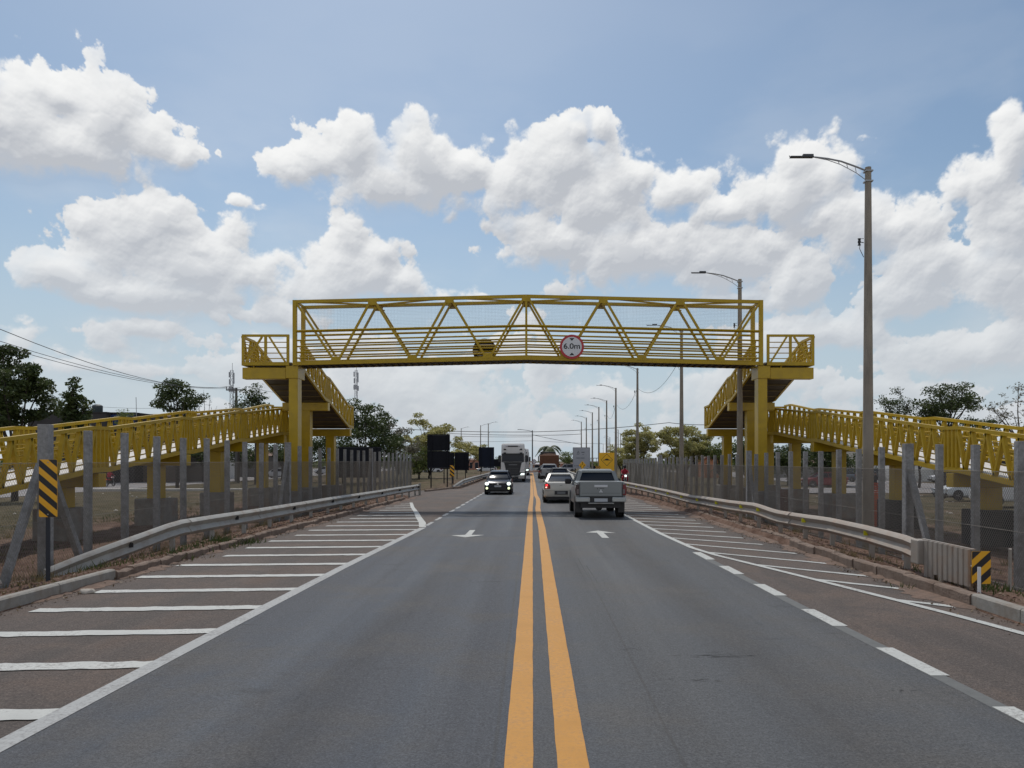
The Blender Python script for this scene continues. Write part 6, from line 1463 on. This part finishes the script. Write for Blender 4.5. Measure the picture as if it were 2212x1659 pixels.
house('low shaded building behind the portal column on the right', 1656, 1830, 1002, 118, 8, GREYW, TILE, ((0.1, 0.2, 0.6, 1.5), (0.3, 0.4, 0.6, 1.5), (0.6, 0.8, 0.5, 1.6)), roofh=0.8)

# ------------------------------------------------------------------ trees
def leafmat(name, c1, c2, tr=0.25):
    m = bpy.data.materials.new(name); m.use_nodes = True
    N, L = nodes_of(m.node_tree)
    o = N.new('ShaderNodeOutputMaterial'); p = N.new('ShaderNodeBsdfPrincipled')
    g = N.new('ShaderNodeNewGeometry'); t = N.new('ShaderNodeTexCoord')
    n = N.new('ShaderNodeTexNoise'); n.inputs['Scale'].default_value = 0.8; n.inputs['Detail'].default_value = 3; L.new(t.outputs['Object'], n.inputs['Vector'])
    f = mth(N, L, 'MULTIPLY_ADD', g.outputs['Random Per Island'], 0.5, mth(N, L, 'MULTIPLY', mrange(N, L, n.outputs[0], 0.3, 0.7), 0.5))
    x = N.new('ShaderNodeMix'); x.data_type = 'RGBA'; x.inputs['A'].default_value = (*c1, 1); x.inputs['B'].default_value = (*c2, 1); L.new(f, x.inputs['Factor'])
    L.new(x.outputs['Result'], p.inputs['Base Color']); p.inputs['Roughness'].default_value = 0.55; p.inputs['Specular IOR Level'].default_value = 0.3
    tl = N.new('ShaderNodeBsdfTranslucent'); L.new(x.outputs['Result'], tl.inputs[0])
    ms = N.new('ShaderNodeMixShader'); ms.inputs[0].default_value = tr; L.new(p.outputs[0], ms.inputs[1]); L.new(tl.outputs[0], ms.inputs[2])
    L.new(ms.outputs[0], o.inputs[0]); return m
LD = leafmat('dark_green_leaves', (0.026, 0.044, 0.016), (0.100, 0.130, 0.040))
LM = leafmat('green_leaves', (0.075, 0.11, 0.03), (0.20, 0.23, 0.07), 0.35)
LY = leafmat('yellow_green_leaves', (0.24, 0.24, 0.075), (0.48, 0.44, 0.19), 0.5)
LG = leafmat('dry_grey_leaves', (0.12, 0.115, 0.085), (0.24, 0.225, 0.165))
def quads(name, centers, size, mat_, parent, seed, asp=0.5, droop=0.0):
    rng = np.random.default_rng(seed); n = len(centers); c = np.asarray(centers)
    a = rng.normal(size=(n, 3)); a[:, 2] = a[:, 2]*0.6 - droop; a /= np.linalg.norm(a, axis=1)[:, None]
    b = rng.normal(size=(n, 3)); b -= a*(a*b).sum(1)[:, None]; b /= np.linalg.norm(b, axis=1)[:, None]
    s = size*rng.uniform(0.6, 1.35, n)[:, None]
    fold = np.cross(a, b)*s*0.12
    v = np.empty((n, 4, 3)); v[:, 0] = c - a*s*0.5; v[:, 1] = c + b*s*asp*0.5 + fold; v[:, 2] = c + a*s*0.5; v[:, 3] = c - b*s*asp*0.5 + fold
    me = bpy.data.meshes.new(name); me.vertices.add(n*4); me.vertices.foreach_set('co', v.reshape(-1)); me.loops.add(n*4); me.loops.foreach_set('vertex_index', np.arange(n*4, dtype=np.int32))
    me.polygons.add(n); me.polygons.foreach_set('loop_start', np.arange(0, n*4, 4, dtype=np.int32)); me.polygons.foreach_set('loop_total', np.full(n, 4, dtype=np.int32))
    me.materials.append(mat_); me.update(calc_edges=True)
    o = bpy.data.objects.new(name, me); col.objects.link(o)
    if parent is not None: o.parent = parent
    return o
def tree(label, loc, H, CW, CH, leaves, lm, seed, size=0.22, tr=0.16, clump=0.55, nlimb=7, sparse=0.0, umbrella=False, bark=BARKD, lean=0.0, group='roadside trees', name='tree', droop=0.2, fill=1.0):
    """H total height, CW crown width, CH crown depth (from the top)"""
    rng = random.Random(seed); o = thing(name, loc, label, 'tree', group)
    mb = MB(); base = H - CH
    fork = max(0.8, base*0.9 if not umbrella else base*0.75)
    trunk = [Vector((0, 0, -0.3)), Vector((lean*0.3+rng.uniform(-.1, .1), rng.uniform(-.1, .1), fork*0.5)), Vector((lean*0.6, 0, fork))]
    mb.tube(trunk, [tr*1.15, tr*0.9, tr*0.75], 8)
    tips = []; centre = Vector((lean, 0, base+CH*0.5))
    for i in range(nlimb):
        a = 2*math.pi*(i+rng.random()*0.7)/nlimb; u = rng.uniform(0.45, 0.95)
        if umbrella: tip = centre + Vector((math.cos(a)*CW*0.5*u, math.sin(a)*CW*0.5*u, CH*(0.30 - 0.35*u*u + rng.uniform(-.1, .15))))
        else:
            e = rng.uniform(-0.35, 1.0); r_ = math.sqrt(max(0.05, 1-e*e*0.85)); tip = centre + Vector((math.cos(a)*CW*0.46*r_*u, math.sin(a)*CW*0.46*r_*u, CH*0.46*e))
        st = trunk[2] if rng.random() < 0.6 else trunk[1].lerp(trunk[2], rng.uniform(0.5, 1))
        mid = st.lerp(tip, 0.5) + Vector((rng.uniform(-.3, .3), rng.uniform(-.3, .3), rng.uniform(0.0, 0.35)))*CW*0.12
        mb.tube([st, mid, tip], [tr*0.5, tr*0.3, tr*0.10], 6); tips.append(tip)
        for k in range(3 if not sparse else 5):
            b0 = mid.lerp(tip, rng.uniform(0.1, 0.9)); d = Vector((rng.uniform(-1, 1), rng.uniform(-1, 1), rng.uniform(-0.2, 0.9))).normalized()*CW*rng.uniform(0.10, 0.22)
            mb.tube([b0, b0+d*0.6+Vector((0, 0, d.length*0.1)), b0+d], [tr*0.18, tr*0.10, tr*0.04], 5); tips.append(b0+d)
            if sparse:
                for q in range(3):
                    d2 = Vector((rng.uniform(-1, 1), rng.uniform(-1, 1), rng.uniform(-0.2, 1))).normalized()*CW*rng.uniform(.05, .12)
                    mb.tube([b0+d*0.7, b0+d*0.7+d2], [tr*0.07, tr*0.03], 4); tips.append(b0+d*0.7+d2)
    mb.build('trunk', bark, o, smooth=50, fixn=False)
    if leaves <= 0: return o
    cl = [(t, 1.0) for t in tips]
    ne = int(26*fill)
    for _ in range(ne):
        while True:
            q = Vector((rng.uniform(-1, 1), rng.uniform(-1, 1), rng.uniform(-1, 1)))
            if 0.25 < q.length < 1: break
        if umbrella:
            q.z = abs(q.z)*0.9 - 0.25; zc = CH*0.28*q.z*(1) + CH*0.22*(1-(q.x**2+q.y**2))
            cl.append((centre + Vector((q.x*CW*0.48, q.y*CW*0.48, zc)), rng.uniform(0.6, 1.1)))
        else: cl.append((centre + Vector((q.x*CW*0.44, q.y*CW*0.44, q.z*CH*0.44)), rng.uniform(0.6, 1.2)))
    if sparse: cl = [c for c in cl if rng.random() > sparse]
    nr = np.random.default_rng(seed); w = np.array([c[1]**2 for c in cl]); cnt = nr.multinomial(leaves, w/w.sum()); P = []
    for (c, r_), n_ in zip(cl, cnt):
        g = nr.normal(size=(n_, 3)); g /= np.linalg.norm(g, axis=1)[:, None]; rad = nr.uniform(0.15, 1.0, n_)**0.5
        sc = clump*r_*np.array([1.15, 1.15, 0.62 if not umbrella else 0.38]); P.append(np.array(c)[None, :] + g*rad[:, None]*sc)
    quads('crown', np.concatenate(P), size, lm, o, seed, droop=droop)
    return o
def T(label, xp, ytop, wpx, Z, hpx, lm, seed, base=-0.55, leaves=2600, **k):
    if lm is LY: leaves = int(leaves*1.9); wpx *= 1.1
    """tree from its place in the photograph: centre x, top y, crown width and crown height in pixels of the 2212-wide picture"""
    s = Z/1662; H = 2.1 + (995-ytop)*s - base
    return tree(label, ((xp-1149)*s, Z, base), H, wpx*s, hpx*s, leaves, lm, seed, **k)
T('big dark green tree at the left edge, tallest of the left trees', 32, 744, 172, 50, 230, LD, 11, leaves=12000, size=0.24, clump=0.60, nlimb=9, tr=0.2, fill=1.5)
T('smaller dark tree leaning right from the big one at the left edge', 146, 812, 62, 49, 160, LD, 12, leaves=3400, size=0.22, clump=0.36, nlimb=7, lean=0.5)
T('dark bushy tree rising behind the left ramp, alone against the sky', 383, 812, 108, 75, 92, LD, 13, leaves=4200, size=0.26, clump=0.62, nlimb=8)
T('bare branched tree right of the lone dark tree', 446, 832, 50, 76, 90, LD, 14, leaves=0, sparse=0.5, tr=0.09)
T('open dark tree behind the crossarm utility pole', 552, 832, 80, 85, 90, LD, 15, leaves=1700, size=0.24, clump=0.5, sparse=0.3)
T('small grey green bush tree above the grey brown roof', 268, 876, 40, 88, 50, LM, 16, leaves=700, size=0.2, clump=0.4)
T('sparse twiggy tree between crossarm pole and left landing', 515, 855, 60, 92, 60, LD, 17, leaves=500, size=0.22, sparse=0.5, clump=0.4)
for i, (x, yt, w, Z) in enumerate(((440, 948, 110, 96), (530, 955, 100, 100), (610, 945, 100, 104), (655, 950, 90, 92), (708, 935, 90, 90), (345, 972, 90, 104))):
    T(('shady tree behind the left ramp, %s from the left in its row') % ('second', 'third', 'fourth', 'fifth', 'sixth and last', 'first')[i], x, yt, w, Z, 58, LD, 20+i, leaves=2400, size=0.28, clump=0.75, tr=0.22)
T('tall dense dark green tree right of the left upper ramp', 798, 853, 165, 84, 175, LD, 30, leaves=9000, size=0.30, clump=0.85, nlimb=10, fill=1.8)
T('grey green dry tree right of the tall dense one', 858, 897, 110, 92, 130, LG, 31, leaves=4200, size=0.24, clump=0.6, nlimb=9, fill=1.4)
T('yellow green tree behind the two panel sign back', 928, 906, 140, 106, 120, LY, 32, leaves=6500, size=0.28, clump=0.7, nlimb=10, fill=1.6)
T('green tree at the foot of the yellow green one', 905, 950, 110, 102, 80, LM, 33, leaves=3200, size=0.28, clump=0.8, nlimb=7)
T('feathery pale tree right of the square sign back', 1008, 950, 80, 150, 62, LY, 34, leaves=2200, size=0.36, clump=0.75, nlimb=8, umbrella=True)
T('second feathery pale tree nearer the blue sign back', 1040, 962, 40, 165, 44, LY, 35, leaves=1100, size=0.36, clump=0.6, umbrella=True)
T('small green tree just left of the white truck', 1082, 985, 24, 190, 30, LM, 36, leaves=700, size=0.4, clump=0.7)
T('yellow green tree behind the third and fourth lamp poles', 1382, 920, 90, 112, 95, LY, 40, leaves=4800, size=0.27, clump=0.65, nlimb=9, fill=1.4)
T('yellow green tree with one high branch beside the third lamp', 1478, 912, 128, 88, 105, LY, 41, leaves=6500, size=0.24, clump=0.6, nlimb=10, fill=1.4)
T('low yellow green tree at the end of the right fence', 1342, 958, 70, 120, 60, LY, 42, leaves=2300, size=0.28, clump=0.6)
T('thin green tree behind the second lamp pole', 1556, 938, 90, 86, 100, LM, 43, leaves=2600, size=0.24, clump=0.5, nlimb=8, sparse=0.15)
T('dark green tree between the right portal columns', 1612, 935, 80, 80, 95, LD, 44, leaves=3600, size=0.28, clump=0.75, fill=1.3)
T('dark green tree behind the right lower ramp, beside the portal', 1705, 950, 110, 84, 90, LD, 45, leaves=4600, size=0.3, clump=0.85, fill=1.4, tr=0.22)
T('dark green tree behind the right lower ramp, next outward', 1790, 952, 110, 80, 92, LD, 46, leaves=4200, size=0.3, clump=0.85, fill=1.3, tr=0.22)
T('small dark tree against the pale warehouse wall', 1868, 965, 60, 88, 60, LD, 47, leaves=1300, size=0.26, clump=0.5)
T('sparse twiggy tree above the right ramp, left of the broad one', 1935, 832, 90, 62, 95, LD, 48, leaves=1500, size=0.17, clump=0.28, sparse=0.35, nlimb=9, tr=0.11)
T('broad dark tree with a wide crown above the right ramp', 2042, 836, 165, 61, 95, LD, 49, leaves=6000, size=0.20, clump=0.42, nlimb=11, sparse=0.12, tr=0.16, fill=1.3)
T('low spreading tree right of the broad crowned one', 2110, 898, 110, 63, 60, LD, 50, leaves=1800, size=0.19, clump=0.36, umbrella=True, nlimb=8, tr=0.12)
T('nearly bare grey branched tree at the right edge', 2205, 798, 140, 54, 150, LG, 51, leaves=900, size=0.16, clump=0.25, sparse=0.55, nlimb=10, tr=0.13, bark=BARK)
T('green tree right of the brown truck load', 1226, 975, 44, 205, 32, LM, 53, leaves=1500, size=0.4, clump=0.8)
T('slim tree trunked dark tree before the white wall, left one', 1985, 955, 60, 74, 45, LD, 54, leaves=900, size=0.2, clump=0.4, tr=0.13)
T('slim dark tree before the white wall, right one', 2060, 962, 60, 72, 45, LD, 55, leaves=900, size=0.2, clump=0.4, tr=0.13)
# palm
o = thing('palm_tree', ((1186-1149)*150/1662, 150, -0.3), 'dark palm tree rising behind the brown truck load', 'tree', 'roadside trees')
m = MB(); m.tube([(0, 0, 0), (0.1, 0, 2), (0, 0, 4.75)], [0.2, 0.16, 0.14], 8); m.build('trunk', BARKD, o, smooth=50)
m = MB(); rng = random.Random(5)
for i in range(19):
    a = 2*math.pi*i/19 + rng.uniform(-.2, .2); Lf = rng.uniform(2.1, 2.9); up_ = rng.uniform(0.05, 1.25); prev = Vector((0, 0, 4.1)); d = Vector((math.cos(a), math.sin(a), 0)); s = Vector((-d.y, d.x, 0))
    P = []
    for k in range(9):
        t = k/8; P.append(Vector((0, 0, 4.75)) + d*Lf*t + Vector((0, 0, Lf*(up_*t - (0.75+up_*0.5)*t*t))))
    for k in range(8):
        w = 0.62*math.sin(math.pi*(k+0.7)/9)
        for sg in (-1, 1):
            for q in (0.0, 0.17, 0.33, 0.5, 0.66, 0.83):
                p0 = P[k].lerp(P[k+1], q); p1 = P[k].lerp(P[k+1], q+0.3); tip = p0 + d*0.12 + s*sg*w + Vector((0, 0, -0.20*w-0.04)); m._add([p0, p1, tip], [(0, 1, 2)])
m.build('crown', LD, o, fixn=False)
# distant woods: one mass along the horizon
C = []; nr = np.random.default_rng(9)
for k in range(260):
    a = nr.uniform(-0.85, 0.85); d = nr.uniform(230, 420)
    if abs(a) < 0.07 and d < 400: d = 430
    x = math.tan(a)*d; h = nr.uniform(1.5, 4.5)*(1 if abs(a) > 0.1 else 0.5); w = nr.uniform(3, 8)
    n_ = 90; g = nr.normal(size=(n_, 3)); g /= np.linalg.norm(g, axis=1)[:, None]; C.append(np.array([x, d, h*0.5-0.6]) + g*np.array([w, w*0.5, h*0.62])*nr.uniform(0.4, 1, (n_, 1)))
C = np.concatenate(C); C[:, 2] = np.maximum(C[:, 2], -0.7)
tag(quads('distant_woods', C, 1.5, LM, None, 9, asp=0.8), kind='stuff')

# ------------------------------------------------------------------ grass, weeds, stones
def blades(name, pts, h, mats_, seed, w=0.012):
    rng = np.random.default_rng(seed); n = len(pts); c = np.asarray(pts)
    a = rng.uniform(0, 2*np.pi, n); hh = h*rng.uniform(0.4, 1.3, n); ln = rng.uniform(0.1, 0.9, n)*hh; b = rng.uniform(0, 2*np.pi, n)
    v = np.empty((n, 3, 3)); dx = np.stack([np.cos(a), np.sin(a), np.zeros(n)], 1)*w
    v[:, 0] = c - dx; v[:, 1] = c + dx; v[:, 2] = c + np.stack([np.cos(b)*ln, np.sin(b)*ln, hh], 1)
    me = bpy.data.meshes.new(name); me.vertices.add(n*3); me.vertices.foreach_set('co', v.reshape(-1)); me.loops.add(n*3); me.loops.foreach_set('vertex_index', np.arange(n*3, dtype=np.int32))
    me.polygons.add(n); me.polygons.foreach_set('loop_start', np.arange(0, n*3, 3, dtype=np.int32)); me.polygons.foreach_set('loop_total', np.full(n, 3, dtype=np.int32))
    me.materials.append(mats_); me.update(calc_edges=True)
    o = bpy.data.objects.new(name, me); col.objects.link(o); return tag(o, kind='stuff')
DRYG = leafmat('dry_grass_blades', (0.10, 0.085, 0.04), (0.24, 0.19, 0.10), 0.3)
GRNG = leafmat('green_weeds', (0.035, 0.055, 0.015), (0.09, 0.11, 0.035), 0.3)
rng = random.Random(77); P = []
while len(P) < 26000:
    left = rng.random() < 0.5; y = 8 + 50*rng.random()**1.4
    x = -7.6 - 17*rng.random()**1.5 if left else 6.6 + 17*rng.random()**1.5
    if noise2(x, y, 0.5) + 0.5*noise2(x, y, 2.3) + (0.16 if abs(x) > 10.5 else -0.42) < 0.05: continue
    for _ in range(4):
        xx, yy = x+rng.gauss(0, 0.07), y+rng.gauss(0, 0.07); P.append((xx, yy, gz(xx, yy)-0.01))
blades('dry_grass', P, 0.11, DRYG, 3)
P = []
for (cx, cy, n_, s) in ((-7.7, 17.4, 60, 0.25), (-7.65, 18.9, 260, 0.28), (-7.8, 16.3, 40, 0.3), (-7.2, 19.6, 60, 0.12), (-8.6, 15.2, 70, 0.3), (7.3, 12.6, 160, 0.25), (7.6, 13.8, 120, 0.3), (8.2, 12.0, 120, 0.4), (6.15, 12.6, 40, 0.08), (-16, 33, 500, 1.6), (-13, 21, 160, 0.8)):
    for _ in range(n_):
        x, y = cx+rng.gauss(0, s), cy+rng.gauss(0, s*1.2); P.append((x, y, max(gz(x, y), 0 if abs(x) < 7.3 and x < 0 else -9)-0.01))
blades('green_weeds', P, 0.16, GRNG, 4, 0.016)
def pebbles(name, n, area, r0, r1, m, seed):
    rng = random.Random(seed); mb = MB()
    for _ in range(n):
        x, y, z = area(rng); r = rng.uniform(r0, r1); ph = rng.random()*6
        t = [(1, 0, 0), (0, 1, 0), (-1, 0, 0), (0, -1, 0), (0, 0, 0.7), (0, 0, -0.5)]
        v = [(x+r*(a*math.cos(ph)-b*math.sin(ph))*rng.uniform(.7, 1.3), y+r*(a*math.sin(ph)+b*math.cos(ph))*rng.uniform(.7, 1.3), z+r*c) for a, b, c in t]
        mb._add(v, [(0,1,4),(1,2,4),(2,3,4),(3,0,4),(1,0,5),(2,1,5),(3,2,5),(0,3,5)])
    return tag(mb.build(name, m, fixn=False), kind='stuff')
def verge(rng):
    left = rng.random() < 0.5; y = 8+30*rng.random()**1.5; x = -7.55-2.6*rng.random() if left else 6.5+3.2*rng.random(); return x, y, gz(x, y)+0.01
pebbles('soil_clods', 2600, verge, 0.008, 0.035, mat('clod', (0.17, 0.10, 0.075), 0.95, noise=0.3, scale=5), 6)
def gutter(rng):
    left = rng.random() < 0.5; y = 9+18*rng.random()
    x = interp(KL, y)+abs(rng.gauss(0, 0.14))+0.02 if left else interp(KR, y)-abs(rng.gauss(0, 0.16))-0.02
    return x, y, 0.004
pebbles('gutter_grit', 1500, gutter, 0.004, 0.018, mat('grit', (0.15, 0.11, 0.09), 0.95, noise=0.3, scale=5), 8)
def field(rng):
    y = 16+45*rng.random(); x = (-11-25*rng.random()) if rng.random() < 0.5 else 11+20*rng.random(); return x, y, gz(x, y)+0.03
pebbles('pale_stones', 120, field, 0.04, 0.13, mat('pale_stone', (0.42, 0.38, 0.33), 0.9, noise=0.2, scale=4), 10)
m = MB(); body(m, [(-0.09, 0.03, 0, 0.02, 0.008, 1), (-0.03, 0.12, 0, 0.07, 0.02, 0.8), (0.05, 0.11, 0, 0.06, 0.02, 0.8), (0.10, 0.03, 0, 0.02, 0.008, 1)], n=2)
o = m.build('stone', mat('pale_stone', (0.42, 0.38, 0.33)), None, smooth=60); o.location = (-7.05, 12.2, 0.0); tag(o, 'flat pale stone lying on the road at the left kerb', 'stone')
m = MB(); body(m, [(-0.1, 0.05, 0, 0.05, 0.02, 0.9), (0.0, 0.11, 0, 0.13, 0.04, 0.7), (0.1, 0.05, 0, 0.05, 0.02, 0.9)], n=2)
o = m.build('stone', mat('pale_stone', (0.42, 0.38, 0.33)), None, smooth=60); o.location = (-9.55, 13.7, -0.12); tag(o, 'pale stone on the red soil left of the striped board', 'stone')

# dry leaf litter along the kerbs
rng = random.Random(21); P = []
for _ in range(2600):
    left = rng.random() < 0.5; y = 8 + 34*rng.random()**1.3
    x = interp(KL, y) - 0.2 - abs(rng.gauss(0, 0.9)) if left else interp(KR, y) + 0.2 + abs(rng.gauss(0, 0.9))
    P.append((x, y, gz(x, y) + 0.03))
for _ in range(260):
    left = rng.random() < 0.5; y = 8 + 20*rng.random(); x = interp(KL, y) + abs(rng.gauss(0, 0.2)) if left else interp(KR, y) - abs(rng.gauss(0, 0.2)); P.append((x, y, 0.02))
tag(quads('dry_leaf_litter', P, 0.055, leafmat('dead_leaves', (0.09, 0.06, 0.035), (0.24, 0.17, 0.10), 0.1), None, 31, asp=0.6, droop=0.0), kind='stuff')
# taller dry tufts at the fence feet and between the ramps
P = []; rng = random.Random(55)
for _ in range(420):
    left = rng.random() < 0.5; y = 13 + 44*rng.random()**1.3; x = (-9.85 if left else 9.55) + rng.gauss(0, 0.35) if rng.random() < 0.55 else ((-10.5 - 9*rng.random()) if left else (10.5 + 9*rng.random()))
    if noise2(x, y, 0.6) < -0.12: continue
    for _ in range(26): P.append((x+rng.gauss(0, 0.07), y+rng.gauss(0, 0.07), gz(x, y)-0.02))
blades('tall_dry_tufts', P, 0.24, DRYG, 8, 0.009)
